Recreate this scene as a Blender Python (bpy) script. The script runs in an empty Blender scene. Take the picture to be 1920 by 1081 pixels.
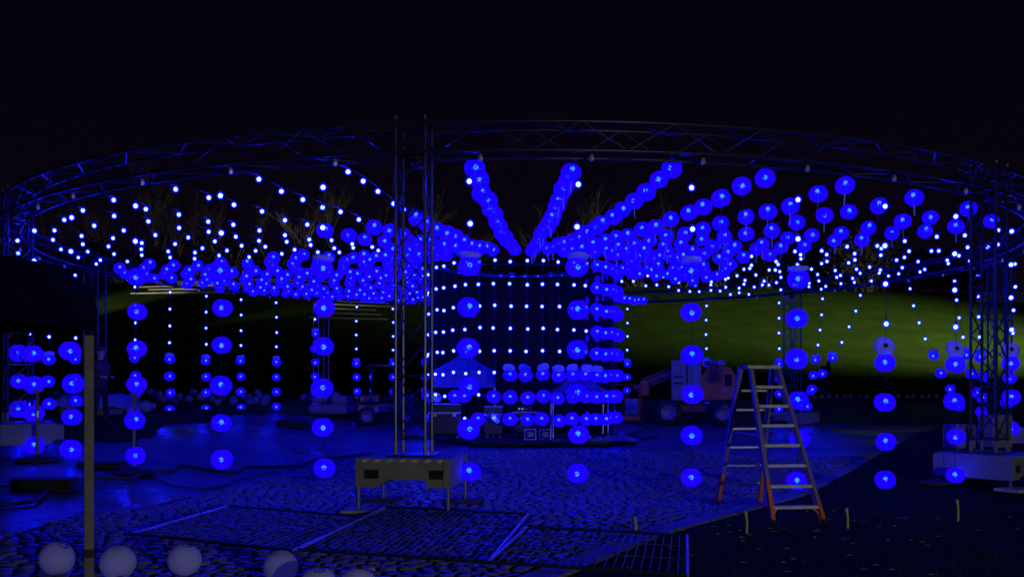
import bpy, math, random
from mathutils import Vector, Matrix, Quaternion, Euler
R = math.radians
random.seed(7)
sc = bpy.context.scene
col = sc.collection

# ------------------------------------------------------------------ camera, sky, light, exposure
CAMZ = 1.7; FPX = 1740.0; HOR = 718.0
cam_d = bpy.data.cameras.new('camera'); cam = bpy.data.objects.new('camera', cam_d); col.objects.link(cam)
cam.location = (0, 0, CAMZ); cam.rotation_euler = (R(90), 0, 0)
cam_d.sensor_width = 36; cam_d.lens = 36*FPX/1920; cam_d.shift_y = (HOR-540.5)/1920
cam_d.clip_start = 0.1; cam_d.clip_end = 600
sc.camera = cam

w = bpy.data.worlds.new('World'); sc.world = w; w.use_nodes = True
wn = w.node_tree.nodes; wl = w.node_tree.links; bg = wn['Background']
tc = wn.new('ShaderNodeTexCoord'); sep = wn.new('ShaderNodeSeparateXYZ'); rmp = wn.new('ShaderNodeValToRGB')
wl.new(tc.outputs['Generated'], sep.inputs[0]); wl.new(sep.outputs['Z'], rmp.inputs[0])
rmp.color_ramp.elements[0].position = 0.0; rmp.color_ramp.elements[0].color = (.0030, .0014, .0044, 1)
rmp.color_ramp.elements[1].position = 0.45; rmp.color_ramp.elements[1].color = (.0009, .0008, .0040, 1)
wl.new(rmp.outputs[0], bg.inputs[0]); bg.inputs[1].default_value = 1.0

sun_d = bpy.data.lights.new('assumed_town_glow', 'SUN'); sun = bpy.data.objects.new('assumed_town_glow', sun_d); col.objects.link(sun)
sun_d.energy = .014; sun_d.angle = R(2); sun_d.color = (1, .93, .66)
sun.rotation_euler = (R(90-5), 0, R(38))      # assumed faint town glow from behind the viewer, no source seen

def spot(name, loc, target, power, size, color, blend=.6, soft=.3):
    d = bpy.data.lights.new(name, 'SPOT'); o = bpy.data.objects.new(name, d); col.objects.link(o)
    d.energy = power; d.spot_size = R(size); d.spot_blend = blend; d.color = color; d.shadow_soft_size = soft
    o.location = loc; o.rotation_euler = (Vector(target)-Vector(loc)).to_track_quat('-Z', 'Y').to_euler()
    return o
spot('assumed_floodlight_lawn', (46, 44, 16), (20, 74, 6), 36000, 66, (.95, 1, .55), 1.0)  # assumed flood out of view, inferred from the lit green slope
spot('assumed_floodlight_steps', (-38, 50, 4.4), (-29.5, 87, 11.6), 30000, 15, (1, .92, .62), .8)  # assumed unseen flood, added to light the step risers
spot('assumed_floodlight_low_steps', (-37.6, 50.6, 4.4), (-12.5, 77, 9.4), 12000, 9, (1, .92, .62), .8)  # another assumed unseen flood, added for the lower flight
street = bpy.data.lights.new('assumed_street_lamp_light', 'POINT'); sl = bpy.data.objects.new('assumed_street_lamp_light', street); col.objects.link(sl)  # assumed lamp, unseen behind the viewer, added for the front lighting
street.energy = 2300; street.color = (1, .97, .94); street.shadow_soft_size = .2; sl.location = (8, -10, 2.2)

sc.view_settings.view_transform = 'Standard'; sc.view_settings.look = 'None'
sc.view_settings.exposure = 0; sc.view_settings.gamma = 1; sc.view_settings.use_curve_mapping = False
sc.render.engine = 'CYCLES'
cy = sc.cycles
cy.use_denoising = True; cy.max_bounces = 6; cy.diffuse_bounces = 3; cy.glossy_bounces = 2; cy.transmission_bounces = 3
cy.transparent_max_bounces = 20; cy.sample_clamp_indirect = 3; cy.caustics_reflective = False; cy.caustics_refractive = False
try: cy.use_light_tree = True
except Exception: pass

# ------------------------------------------------------------------ materials
def new_mat(name):
    m = bpy.data.materials.new(name); m.use_nodes = True
    nt = m.node_tree; return m, nt, nt.nodes['Principled BSDF']
def rough_mat(name, c1, c2=None, scale=6, rough=.6, bump=.0, metal=0, rough2=None, detail=5, spec=None):
    m, nt, b = new_mat(name); N = nt.nodes; L = nt.links
    c2 = c2 or tuple(x*.65 for x in c1)
    t = N.new('ShaderNodeTexCoord'); n = N.new('ShaderNodeTexNoise'); n.inputs['Scale'].default_value = scale; n.inputs['Detail'].default_value = detail
    L.new(t.outputs['Object'], n.inputs['Vector'])
    r = N.new('ShaderNodeValToRGB'); r.color_ramp.elements[0].position = .32; r.color_ramp.elements[1].position = .68
    r.color_ramp.elements[0].color = (*c2, 1); r.color_ramp.elements[1].color = (*c1, 1)
    L.new(n.outputs['Fac'], r.inputs[0]); L.new(r.outputs[0], b.inputs['Base Color'])
    b.inputs['Roughness'].default_value = rough; b.inputs['Metallic'].default_value = metal
    if spec is not None: b.inputs['Specular IOR Level'].default_value = spec
    if rough2 is not None:
        mr = N.new('ShaderNodeMapRange'); mr.inputs[3].default_value = rough; mr.inputs[4].default_value = rough2
        n3 = N.new('ShaderNodeTexNoise'); n3.inputs['Scale'].default_value = scale*.31; n3.inputs['Detail'].default_value = 4
        L.new(t.outputs['Object'], n3.inputs['Vector'])
        mr.inputs[1].default_value = .35; mr.inputs[2].default_value = .65
        L.new(n3.outputs['Fac'], mr.inputs[0]); L.new(mr.outputs[0], b.inputs['Roughness'])
    if bump:
        n2 = N.new('ShaderNodeTexNoise'); n2.inputs['Scale'].default_value = scale*4; n2.inputs['Detail'].default_value = 6
        L.new(t.outputs['Object'], n2.inputs['Vector'])
        bp = N.new('ShaderNodeBump'); bp.inputs['Strength'].default_value = bump; bp.inputs['Distance'].default_value = .02
        L.new(n2.outputs['Fac'], bp.inputs['Height']); L.new(bp.outputs[0], b.inputs['Normal'])
    return m
M = {}
M['truss'] = rough_mat('truss_black_paint', (.022, .022, .05), (.015, .015, .035), 9, .34, .05, spec=.45)
M['plaza'] = rough_mat('plaza_paving', (.058, .058, .062), (.02, .02, .022), .9, .6, .4, rough2=.2, detail=11)
M['cobble'] = rough_mat('cobble_stone', (.15, .147, .144), (.085, .085, .085), 2.3, .48, .3, rough2=.24)
M['joint'] = rough_mat('cobble_joint', (.05, .048, .046), None, 8, .9, .3)
M['kerb'] = rough_mat('kerb_stone', (.17, .165, .16), (.11, .11, .11), 5, .6, .2)
M['lawn'] = rough_mat('lawn_grass', (.03, .052, .0075), (.02, .03, .005), 2, .95, .6, spec=.05)
M['hill'] = rough_mat('hill_grass', (.072, .128, .024), (.046, .088, .017), .5, .95, .35, spec=.05, detail=12)
M['blade'] = rough_mat('grass_blade', (.026, .045, .007), (.014, .024, .005), 3, .8, 0, spec=.1)
M['soil'] = rough_mat('soil', (.04, .03, .02), None, 3, .95, .3)
M['terrace'] = rough_mat('terrace_stone', (.42, .40, .34), (.3, .28, .24), .6, .85, .2)
M['ballast'] = rough_mat('ballast_concrete', (.22, .22, .215), (.16, .16, .155), 4, .8, .15)
M['bluebase'] = rough_mat('ballast_steel', (.2, .2, .24), (.15, .15, .18), 4, .6, .1)
M['pocket'] = rough_mat('pocket_dark', (.012, .012, .012), None, 4, .9)
M['steel'] = rough_mat('galvanised_steel', (.5, .5, .5), (.38, .38, .38), 12, .38, .05, metal=.7)
M['wire'] = rough_mat('fence_wire', (.2, .2, .2), (.13, .13, .13), 12, .5, .05, metal=.4)
M['wood'] = rough_mat('timber_post', (.18, .178, .165), (.12, .118, .108), 7, .8, .2)
M['ply'] = rough_mat('plywood', (.5, .43, .3), (.36, .3, .2), 7, .75, .1)
M['darkpad'] = rough_mat('dark_pad', (.05, .035, .03), None, 8, .8, .1)
M['rubber'] = rough_mat('rubber', (.012, .012, .013), (.008, .008, .008), 10, .75, .2)
M['rust'] = rough_mat('rusty_pipe', (.22, .15, .10), (.14, .13, .12), 14, .7, .2)
M['canopy'] = rough_mat('black_canopy', (.006, .006, .006), (.004, .004, .004), 3, .95, .2, spec=.05)
M['curtain'] = rough_mat('dark_curtain', (.022, .022, .026), (.014, .014, .018), 3, .95, .1, spec=.1)
M['cable'] = rough_mat('black_cable', (.015, .015, .015), None, 20, .6)
M['stake'] = rough_mat('yellow_stake', (.62, .55, .12), (.4, .36, .08), 9, .7, .1)
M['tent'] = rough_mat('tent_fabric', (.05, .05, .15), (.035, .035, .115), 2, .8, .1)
M['case'] = rough_mat('case_laminate', (.018, .018, .02), None, 8, .5, .05)
M['alu'] = rough_mat('aluminium_trim', (.6, .6, .62), (.45, .45, .46), 10, .4, 0, metal=.5)
M['ladder_rail'] = rough_mat('fibreglass_rail', (.22, .17, .40), (.18, .14, .33), 6, .5, .05)
M['orange_rail'] = rough_mat('orange_fibreglass', (.75, .17, .035), (.58, .12, .03), 8, .5, .05)
M['tread'] = rough_mat('ladder_tread', (.62, .6, .55), (.45, .44, .4), 12, .45, .1)
M['orange'] = rough_mat('orange_paint', (.42, .07, .015), (.28, .05, .012), 4, .45, .05)
M['red'] = rough_mat('dark_red_paint', (.12, .02, .015), (.08, .015, .012), 4, .4, .03)
M['white'] = rough_mat('white_paint', (.16, .16, .158), (.11, .11, .108), 4, .5, .05)
M['glass_dark'] = rough_mat('dark_glass', (.01, .01, .012), None, 2, .12)
M['cloth'] = rough_mat('table_cloth', (.7, .7, .7), (.58, .58, .58), 4, .85, .2)
M['tarp'] = rough_mat('pale_tarp', (.2, .2, .22), (.14, .14, .16), 4, .7, .3)
M['skin'] = rough_mat('skin', (.45, .27, .2), (.38, .22, .16), 8, .6)
M['jacket'] = rough_mat('dark_jacket', (.03, .03, .04), (.02, .02, .03), 6, .9, .2)
M['trousers'] = rough_mat('black_trousers', (.01, .01, .012), None, 6, .9, .2)
M['hair'] = rough_mat('dark_hair', (.04, .025, .015), None, 12, .7)
M['bark'] = rough_mat('pale_bark', (.30, .26, .2), (.17, .15, .12), 1.5, .9, .2)
M['shrub'] = rough_mat('dry_shrub', (.22, .19, .12), (.10, .10, .05), 1.2, .9)
M['darkshrub'] = rough_mat('dark_shrub', (.016, .022, .008), (.008, .01, .005), 1.2, .95, spec=.05)
M['wall'] = rough_mat('pale_wall', (.4, .36, .3), (.3, .27, .23), 2, .85, .1)
M['paper'] = rough_mat('unlit_paper', (.74, .72, .68), (.64, .63, .6), 7, .8, .15)
M['leaf'] = rough_mat('leaf_litter', (.3, .36, .3), (.2, .24, .2), 9, .6)

def emit(name, colr, strength):
    m = bpy.data.materials.new(name); m.use_nodes = True; nt = m.node_tree; N = nt.nodes
    N.remove(N['Principled BSDF']); e = N.new('ShaderNodeEmission'); e.inputs[0].default_value = (*colr, 1); e.inputs[1].default_value = strength
    nt.links.new(e.outputs[0], N['Material Output'].inputs[0]); return m
M['bulb'] = emit('led_core', (.0058, .0105, 1), 270)
M['ledgreen'] = emit('status_led', (.1, 1, .7), 1.2)
def shell(name, colr, strength, trans, tcol, ribs=True):
    """lit paper: glows blue, lets a little of the lamp inside through; fine horizontal wire ribs"""
    m = bpy.data.materials.new(name); m.use_nodes = True; nt = m.node_tree; N = nt.nodes; L = nt.links
    N.remove(N['Principled BSDF']); e = N.new('ShaderNodeEmission'); e.inputs[0].default_value = (*colr, 1); e.inputs[1].default_value = strength
    if ribs:
        t = N.new('ShaderNodeTexCoord'); wv = N.new('ShaderNodeTexWave'); wv.bands_direction = 'Z'; wv.inputs['Scale'].default_value = 14
        wv.inputs['Distortion'].default_value = 1.2; wv.inputs['Detail'].default_value = 2
        oi = N.new('ShaderNodeObjectInfo'); va = N.new('ShaderNodeVectorMath'); va.operation = 'ADD'
        L.new(t.outputs['Object'], va.inputs[0]); L.new(oi.outputs['Random'], va.inputs[1])
        ns = N.new('ShaderNodeTexNoise'); ns.inputs['Scale'].default_value = 7; ns.inputs['Detail'].default_value = 3; L.new(va.outputs[0], ns.inputs['Vector'])
        mr = N.new('ShaderNodeMapRange'); mr.inputs[3].default_value = .82; mr.inputs[4].default_value = 1.06
        m2 = N.new('ShaderNodeMapRange'); m2.inputs[1].default_value = .3; m2.inputs[2].default_value = .7; m2.inputs[3].default_value = strength*.62; m2.inputs[4].default_value = strength*1.15
        m3 = N.new('ShaderNodeMapRange'); m3.inputs[3].default_value = .72; m3.inputs[4].default_value = 1.12; L.new(oi.outputs['Random'], m3.inputs[0])
        mu = N.new('ShaderNodeMath'); mu.operation = 'MULTIPLY'; mu2 = N.new('ShaderNodeMath'); mu2.operation = 'MULTIPLY'
        L.new(t.outputs['Object'], wv.inputs['Vector']); L.new(wv.outputs['Fac'], mr.inputs[0]); L.new(ns.outputs['Fac'], m2.inputs[0])
        L.new(mr.outputs[0], mu.inputs[0]); L.new(m2.outputs[0], mu.inputs[1]); L.new(mu.outputs[0], mu2.inputs[0]); L.new(m3.outputs[0], mu2.inputs[1]); L.new(mu2.outputs[0], e.inputs[1])
    tr = N.new('ShaderNodeBsdfTransparent'); tr.inputs[0].default_value = (*tcol, 1)
    mx = N.new('ShaderNodeMixShader'); mx.inputs[0].default_value = trans
    L.new(e.outputs[0], mx.inputs[1]); L.new(tr.outputs[0], mx.inputs[2]); L.new(mx.outputs[0], N['Material Output'].inputs[0]); return m
M['lantern'] = shell('lit_blue_paper', (.010, .0, 1), 2.3, .42, (.10, .5, 1))
M['halo'] = shell('bulb_halo_shell', (.001, .0, 1), 1.8, .6, (1, 1, 1), False)  # glowing shell added for the blue halo of light round each bulb
def paper_mat(name, c, tl):
    m, nt, b = new_mat(name); N = nt.nodes; L = nt.links
    d = N.new('ShaderNodeBsdfTranslucent'); d.inputs[0].default_value = (*c, 1); b.inputs['Base Color'].default_value = (*c, 1); b.inputs['Roughness'].default_value = .8
    t = N.new('ShaderNodeTexCoord'); wv = N.new('ShaderNodeTexWave'); wv.bands_direction = 'Z'; wv.inputs['Scale'].default_value = 16; wv.inputs['Distortion'].default_value = 2.5; wv.inputs['Detail'].default_value = 3
    bp = N.new('ShaderNodeBump'); bp.inputs['Strength'].default_value = .22; bp.inputs['Distance'].default_value = .01
    L.new(t.outputs['Object'], wv.inputs['Vector']); L.new(wv.outputs['Fac'], bp.inputs['Height']); L.new(bp.outputs[0], b.inputs['Normal']); L.new(bp.outputs[0], d.inputs['Normal'])
    mx = N.new('ShaderNodeMixShader'); mx.inputs[0].default_value = tl
    tp_ = N.new('ShaderNodeBsdfTransparent'); mx2 = N.new('ShaderNodeMixShader'); mx2.inputs[0].default_value = .32
    L.new(b.outputs[0], mx.inputs[1]); L.new(d.outputs[0], mx.inputs[2]); L.new(mx.outputs[0], mx2.inputs[1]); L.new(tp_.outputs[0], mx2.inputs[2]); L.new(mx2.outputs[0], N['Material Output'].inputs[0]); return m
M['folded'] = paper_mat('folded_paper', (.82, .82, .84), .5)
M['dimmed'] = paper_mat('dimmed_paper', (.3, .3, .32), .3)  # same white paper darkened, weak far light put into its colour
M['tag'] = paper_mat('paper_tag', (.7, .7, .7), .4)

# ------------------------------------------------------------------ mesh helpers
class MB:
    def __init__(s): s.v = []; s.f = []; s.m = []
    def add(s, vs, fs, mi=0, T=None):
        o = len(s.v)
        s.v += [tuple(T @ Vector(p)) for p in vs] if T is not None else [tuple(p) for p in vs]
        s.f += [tuple(i+o for i in f) for f in fs]; s.m += [mi]*len(fs); return s
    def box(s, c, d, rz=0, mi=0, bev=0, T=None):
        x, y, z = d[0]/2, d[1]/2, d[2]/2; b = min(bev, x*.9, y*.9, z*.9)
        Tm = Matrix.Translation(c) @ Matrix.Rotation(rz, 4, 'Z')
        if T is not None: Tm = T @ Tm
        if b <= 0:
            vs = [(i*x, j*y, k*z) for k in (-1, 1) for j in (-1, 1) for i in (-1, 1)]
            return s.add(vs, [(0,2,3,1),(4,5,7,6),(0,1,5,4),(1,3,7,5),(3,2,6,7),(2,0,4,6)], mi, Tm)
        vs = []; fs = []
        def ringv(zz, ix):
            xx, yy = x-ix, y-ix
            return [(-xx,-y if 0 else -yy,zz),(xx,-yy,zz),(xx,yy,zz),(-xx,yy,zz)]
        def oct_(zz, inx):
            xx, yy = x-inx, y-inx
            return [(-xx+b,-yy,zz),(xx-b,-yy,zz),(xx,-yy+b,zz),(xx,yy-b,zz),(xx-b,yy,zz),(-xx+b,yy,zz),(-xx,yy-b,zz),(-xx,-yy+b,zz)]
        for zz, i in ((-z, b*.7), (-z+b, 0), (z-b, 0), (z, b*.7)): vs += oct_(zz, i)
        for l in range(3):
            for k in range(8): fs.append((l*8+k, l*8+(k+1) % 8, l*8+8+(k+1) % 8, l*8+8+k))
        fs += [tuple(range(7, -1, -1)), tuple(range(24, 32))]
        return s.add(vs, fs, mi, Tm)
    def path(s, pts, r, n=6, mi=0, cap=True):
        pts = [Vector(p) for p in pts]; rs = r if isinstance(r, (list, tuple)) else [r]*len(pts)
        vs = []; fs = []; prev = None
        for i, p in enumerate(pts):
            t = (pts[min(i+1, len(pts)-1)]-pts[max(i-1, 0)]).normalized()
            up = Vector((0, 0, 1)) if abs(t.z) < .95 else Vector((1, 0, 0))
            a = t.cross(up).normalized(); b = a.cross(t)
            for k in range(n):
                th = 2*math.pi*k/n; vs.append(p+(a*math.cos(th)+b*math.sin(th))*rs[i])
        for i in range(len(pts)-1):
            for k in range(n): fs.append((i*n+k, i*n+(k+1) % n, (i+1)*n+(k+1) % n, (i+1)*n+k))
        if cap: fs += [tuple(range(n)), tuple(range((len(pts)-1)*n+n-1, (len(pts)-1)*n-1, -1))]
        return s.add(vs, fs, mi)
    def lathe(s, prof, n=16, mi=0, T=None, cap=False):
        vs = []; fs = []
        for r, z in prof:
            for k in range(n): th = 2*math.pi*k/n; vs.append((r*math.cos(th), r*math.sin(th), z))
        for i in range(len(prof)-1):
            for k in range(n): fs.append((i*n+k, i*n+(k+1) % n, (i+1)*n+(k+1) % n, (i+1)*n+k))
        if cap: fs += [tuple(range(n-1, -1, -1)), tuple(range((len(prof)-1)*n, len(prof)*n))]
        return s.add(vs, fs, mi, T)
    def mesh(s, name, mats, smooth=False):
        me = bpy.data.meshes.new(name); me.from_pydata(s.v, [], s.f)
        for m in (mats if isinstance(mats, (list, tuple)) else [mats]): me.materials.append(M[m])
        me.polygons.foreach_set('material_index', s.m)
        if smooth: me.polygons.foreach_set('use_smooth', [True]*len(s.f))
        me.update(); return me
    def build(s, name, mats, parent=None, loc=None, smooth=False, rz=0):
        return link(name, s.mesh(name, mats, smooth), parent, loc, rz)
def link(name, me, parent=None, loc=None, rz=0):
    o = bpy.data.objects.new(name, me); col.objects.link(o)
    if parent is not None: o.parent = parent
    if loc is not None: o.location = loc
    if rz: o.rotation_euler = (0, 0, rz)
    return o
def tag(o, label=None, cat=None, group=None, kind=None):
    if label: o['label'] = label
    if cat: o['category'] = cat
    if group: o['group'] = group
    if kind: o['kind'] = kind
    return o
def empty(name, loc, rz, label, cat, group=None):
    o = bpy.data.objects.new(name, None); col.objects.link(o); o.location = loc; o.rotation_euler = (0, 0, rz); o.empty_display_size = .1
    return tag(o, label, cat, group)
_rod = {}
def rod(name, p0, p1, r, mat, parent, n=6):
    key = (round(r, 4), mat, n)
    if key not in _rod: _rod[key] = MB().lathe([(r, 0), (r, 1)], n, cap=True).mesh('rod', mat)
    p0 = Vector(p0); p1 = Vector(p1); d = p1-p0
    o = link(name, _rod[key], parent, p0); o.rotation_mode = 'QUATERNION'; o.rotation_quaternion = d.to_track_quat('Z', 'Y'); o.scale = (1, 1, d.length)
    return o
def copy_tree(o, parent=None):
    c = o.copy(); col.objects.link(c); c.parent = parent
    for ch in list(o.children): copy_tree(ch, c)
    return c
def S(t): t = max(0, min(1, t)); return t*t*(3-2*t)
def zg(X, Y):
    mound = .2*S((-7.5-X)/2)*S((Y-19.5)/2); bank = .72*S((Y-31)/3.5); left = .3*S((-4.5-X)/3)*S((Y-11)/4)*(1-S((Y-31)/3.5))
    return .35*S((Y-12)/16)+left+max(mound, bank)+(9.8+.6*math.sin(X*.05+1)+1.5*S((-6-X)/20))*S((Y-42)/55)
def proj(p):
    if p[1] < .3: return None
    return 960+FPX*p[0]/p[1], HOR-FPX*(p[2]-CAMZ)/p[1]

# ------------------------------------------------------------------ ground
def grid(name, xs, ys, fz, mat, kind='structure'):
    vs = [(x, y, fz(x, y)) for y in ys for x in xs]; nx = len(xs)
    fs = [(j*nx+i, j*nx+i+1, (j+1)*nx+i+1, (j+1)*nx+i) for j in range(len(ys)-1) for i in range(nx-1)]
    o = MB().add(vs, fs).build(name, mat, smooth=True); tag(o, kind=kind); return o
def fr(a, b, st): return [a+(b-a)*i/max(1, round((b-a)/st)) for i in range(max(1, round((b-a)/st))+1)]
xs = fr(-110, -20, 10)[:-1]+fr(-20, 20, .5)+fr(20, 110, 10)[1:]
plaza = grid('plaza', xs, fr(-6, 31, .5), zg, 'plaza'); tag(plaza, 'smooth damp stone plaza under the light rig')
hill = grid('hillside', xs, fr(31, 45, .5)[:-1]+fr(45, 102, 1.5)+fr(105, 260, 12), zg, 'hill'); tag(hill, 'grass hillside rising behind the plaza')
EDGE = [(4, -3.2), (6, -1.1), (8.2, .19), (10.5, 1.45), (13.95, 4.1), (17.2, 6.0), (21.3, 8.4), (25, 10.6), (31, 14.5)]
def edge(Y):
    if Y <= EDGE[0][0]: return EDGE[0][1]+(Y-EDGE[0][0])*1.0
    for (a, b), (c, d) in zip(EDGE, EDGE[1:]):
        if Y <= c: return b+(d-b)*(Y-a)/(c-a)
    return EDGE[-1][1]
rows = fr(-4, 30.9, .4); offs = [0, .3, .8, 1.5, 2.5, 4, 6, 9, 14, 22, 34, 50]
vs = [(edge(y)+o+.32, y, zg(edge(y)+o+.32, y)+.012) for y in rows for o in offs]; n = len(offs)
lawn = MB().add(vs, [(j*n+i, j*n+i+1, (j+1)*n+i+1, (j+1)*n+i) for j in range(len(rows)-1) for i in range(n-1)]).build('lawn', 'lawn', smooth=True)
tag(lawn, 'dark lawn beside the curved kerb', kind='structure')
brow = fr(19.6, 31.1, .35); bn = 40
bank = MB().add([(-34+(34-8.3+.25*math.sin(y*1.3)-.0*y)*(k/(bn-1))**.5, y, zg(-34+(34-8.3+.25*math.sin(y*1.3))*(k/(bn-1))**.5, y)+.03) for y in brow for k in range(bn)], [(j*bn+i, j*bn+i+1, (j+1)*bn+i+1, (j+1)*bn+i) for j in range(len(brow)-1) for i in range(bn-1)]).build('lawn_bank', 'lawn', smooth=True); tag(bank, kind='structure')
tag(bank, 'dark grassy bank at the left edge of the plaza')
# grass tufts on the lawn
gb = MB()
for i in range(9000):
    y = 7+random.random()**1.3*15; x = edge(y)+.36+random.random()*8
    if x > .62*y+1: continue
    a = random.random()*6.28; h = .03+.05*random.random(); z = zg(x, y)+.012; wd = .004+.004*random.random()
    gb.add([(x-wd*math.cos(a), y-wd*math.sin(a), z), (x+wd*math.cos(a), y+wd*math.sin(a), z), (x+random.uniform(-.03, .03), y+random.uniform(-.03, .03), z+h)], [(0, 1, 2)])
tag(gb.build('grass', 'blade'), 'short dark grass on the lawn', 'grass', kind='stuff')
lb = MB()
for i in range(70):
    y = 8+random.random()*4; x = edge(y)+.5+random.random()*5; z = zg(x, y)+.05; s_ = random.uniform(.02, .05); a = random.random()*6
    lb.add([(x-s_, y, z), (x, y-s_*.6, z+.015), (x+s_, y, z), (x, y+s_*.6, z+.01)], [(0, 1, 2, 3)])
tag(lb.build('fallen_leaves', 'leaf'), 'scattered pale fallen leaves on the dark lawn', 'leaves', kind='stuff')

# kerb stones along the lawn
kerb = empty('kerb', (0, 0, 0), 0, 'flat pale kerb curving along the lawn edge', None); tag(kerb, kind='structure')
yy = 4.0
while yy < 17.5:
    y2 = yy+.62; p = Vector((edge(yy)+.16, yy, 0)); q = Vector((edge(y2)+.16, y2, 0)); d = q-p
    k = MB().box((0, 0, 0), (d.length-.012, .31, .08), 0, 0, .012).build('kerb_stone', 'kerb', kerb, ((p.x+q.x)/2, (p.y+q.y)/2, zg(p.x, yy)+.0+random.uniform(-.004, .004)))
    k.rotation_euler = (0, 0, math.atan2(d.y, d.x)); yy = y2

# cobbles
cob = empty('cobble_paving', (0, 0, 0), 0, 'uneven cobblestone paving between plaza and kerb', None); tag(cob, kind='structure')
def left_lim(Y):
    return -6.8 if Y < 10.3 else (-5.6 if Y < 12 else (-5.2+.26*(Y-12)))
jrows = fr(5.5, 19.0, .3); jv = []
for y in jrows:
    for k in range(12): x = left_lim(y)+(edge(y)-left_lim(y))*k/11; jv.append((x, y, zg(x, y)+.006))
MB().add(jv, [(j*12+i, j*12+i+1, (j+1)*12+i+1, (j+1)*12+i) for j in range(len(jrows)-1) for i in range(11)]).build('mortar_bed', 'joint', cob)
def stone_geo(rnd):
    x, y = .5, .5; vs = []
    for zz, ins in ((-.02, 0), (.012, .04), (.028, .14+.08*rnd.random())):
        vs += [((-x+ins)*rnd.uniform(.9, 1), (-y+ins)*rnd.uniform(.88, 1), zz+rnd.uniform(-.003, .003)*(zz > .02)), ((x-ins)*rnd.uniform(.9, 1), (-y+ins)*rnd.uniform(.88, 1), zz+rnd.uniform(-.004, .004)*(zz > .02)),
               ((x-ins)*rnd.uniform(.9, 1), (y-ins)*rnd.uniform(.88, 1), zz+rnd.uniform(-.004, .004)*(zz > .02)), ((-x+ins)*rnd.uniform(.9, 1), (y-ins)*rnd.uniform(.88, 1), zz)]
    fs = [(l*4+k, l*4+(k+1) % 4, l*4+4+(k+1) % 4, l*4+4+k) for l in range(2) for k in range(4)]+[(8, 9, 10, 11)]
    return vs, fs
rnd = random.Random(3); geos = [stone_geo(rnd) for _ in range(8)]
gm = [MB().add(*g).mesh('cobblestone', 'cobble', True) for g in geos]
stones = []; y = 5.6; row = 0
while y < 21.4:
    dy = .125+rnd.uniform(-.01, .01); x = left_lim(y)+rnd.random()*.2
    while x < edge(y)-.12:
        wx = rnd.uniform(.13, .21)
        if y < 19.9+.7*math.sin(x*.55+1)+.25*math.sin(x*2.1): stones.append((x+wx/2, y+.05*math.sin(x*.9+row*.15)+rnd.uniform(-.012, .012), wx-.016, dy-.014, rnd.randrange(8), rnd.uniform(-.1, .1), rnd.uniform(-.010, .009)))
        x += wx
    y += dy; row += 1
def inview(p, m=20):
    q = proj(p); return q and -m < q[0] < 1920+m and -m < q[1] < 1081+m
ind = [s_ for s_ in stones if inview((s_[0], s_[1], 0)) and s_[1] > 8.3]; ind.sort(key=lambda s_: s_[1]); ind = set(ind[:300])
rest = MB()
for s_ in stones:
    T = Matrix.Translation((s_[0], s_[1], zg(s_[0], s_[1])+.012+s_[6])) @ Matrix.Rotation(s_[5], 4, 'Z') @ Matrix.Diagonal((s_[2], s_[3], 1, 1))
    if s_ in ind:
        o = link('cobblestone', gm[s_[4]], cob); o.matrix_basis = T
    else: rest.add(*geos[s_[4]], 0, T)
o = rest.build('cobblestones', 'cobble', cob, smooth=True); tag(o, kind='stuff')

# ------------------------------------------------------------------ hillside: terraces, shrubs, trees, wall
TER = [(79+2.0*i, -32.5-.45*i+(1.2 if i % 2 else 0), -25.0+(5 if i % 3 == 0 else 0)+i*.4, 'upper flight') for i in range(7)]+[(70.5+1.7*i, -15.4+.2*i, -9.5-.7*(i % 3), 'lower flight') for i in range(6)]
for i, (Y, x0, x1, fl) in enumerate(TER):
    mb = MB(); pts = fr(x0, x1, 1); vs = []; fs = []
    for x in pts:
        yy = Y+.04*(x-x0); z = zg(x, yy)
        vs += [(x, yy, z-.2), (x, yy, z+.11), (x, yy+.35, z+.12), (x, yy+.35, z-.1)]
    for k in range(len(pts)-1):
        for j in range(4): fs.append((k*4+j, k*4+(j+1) % 4, k*4+4+(j+1) % 4, k*4+4+j))
    fs += [(0, 1, 2, 3), tuple(len(vs)-4+k for k in (3, 2, 1, 0))]
    o = mb.add(vs, fs).build('stone_step', 'terrace')
    n_ = i if i < 7 else i-7; of = 7 if i < 7 else 6
    tag(o, 'pale stone step on the hillside, '+['lowest', 'second', 'third', 'fourth', 'fifth', 'sixth', 'seventh'][n_]+' upward in the '+fl, 'stone step', 'stone steps on the hillside')

def shrub_mesh(seed, nleaf, mat):
    rn = random.Random(seed); mb = MB(); tw = MB()
    lobes = [(rn.uniform(-.7, .7), rn.uniform(-.4, .4), rn.uniform(.35, .8), rn.uniform(.3, .5)) for _ in range(9)]
    for i in range(nleaf):
        l = rn.choice(lobes); d = Vector((rn.gauss(0, 1), rn.gauss(0, 1), rn.gauss(0, 1))).normalized()*l[3]*rn.uniform(.55, 1.08)
        p = Vector(l[:3])+d
        if p.z < .02: continue
        a = Vector((rn.uniform(-1, 1), rn.uniform(-1, 1), rn.uniform(-1, 1))).normalized()*.05; b = Vector((rn.uniform(-1, 1), rn.uniform(-1, 1), rn.uniform(-1, 1))).normalized()*.035
        mb.add([p-a, p-b, p+a, p+b], [(0, 1, 2, 3)])
    for i in range(26):
        l = rn.choice(lobes); tip = Vector(l[:3])+Vector((rn.uniform(-.3, .3), rn.uniform(-.3, .3), rn.uniform(0, .5)))
        tw.path([(rn.uniform(-.2, .2), rn.uniform(-.2, .2), -.05), (tip.x*.5, tip.y*.5, tip.z*.55), tip], [.02, .014, .005], 4)
    return mb.mesh('foliage', mat), tw.mesh('stems', 'bark')
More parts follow.
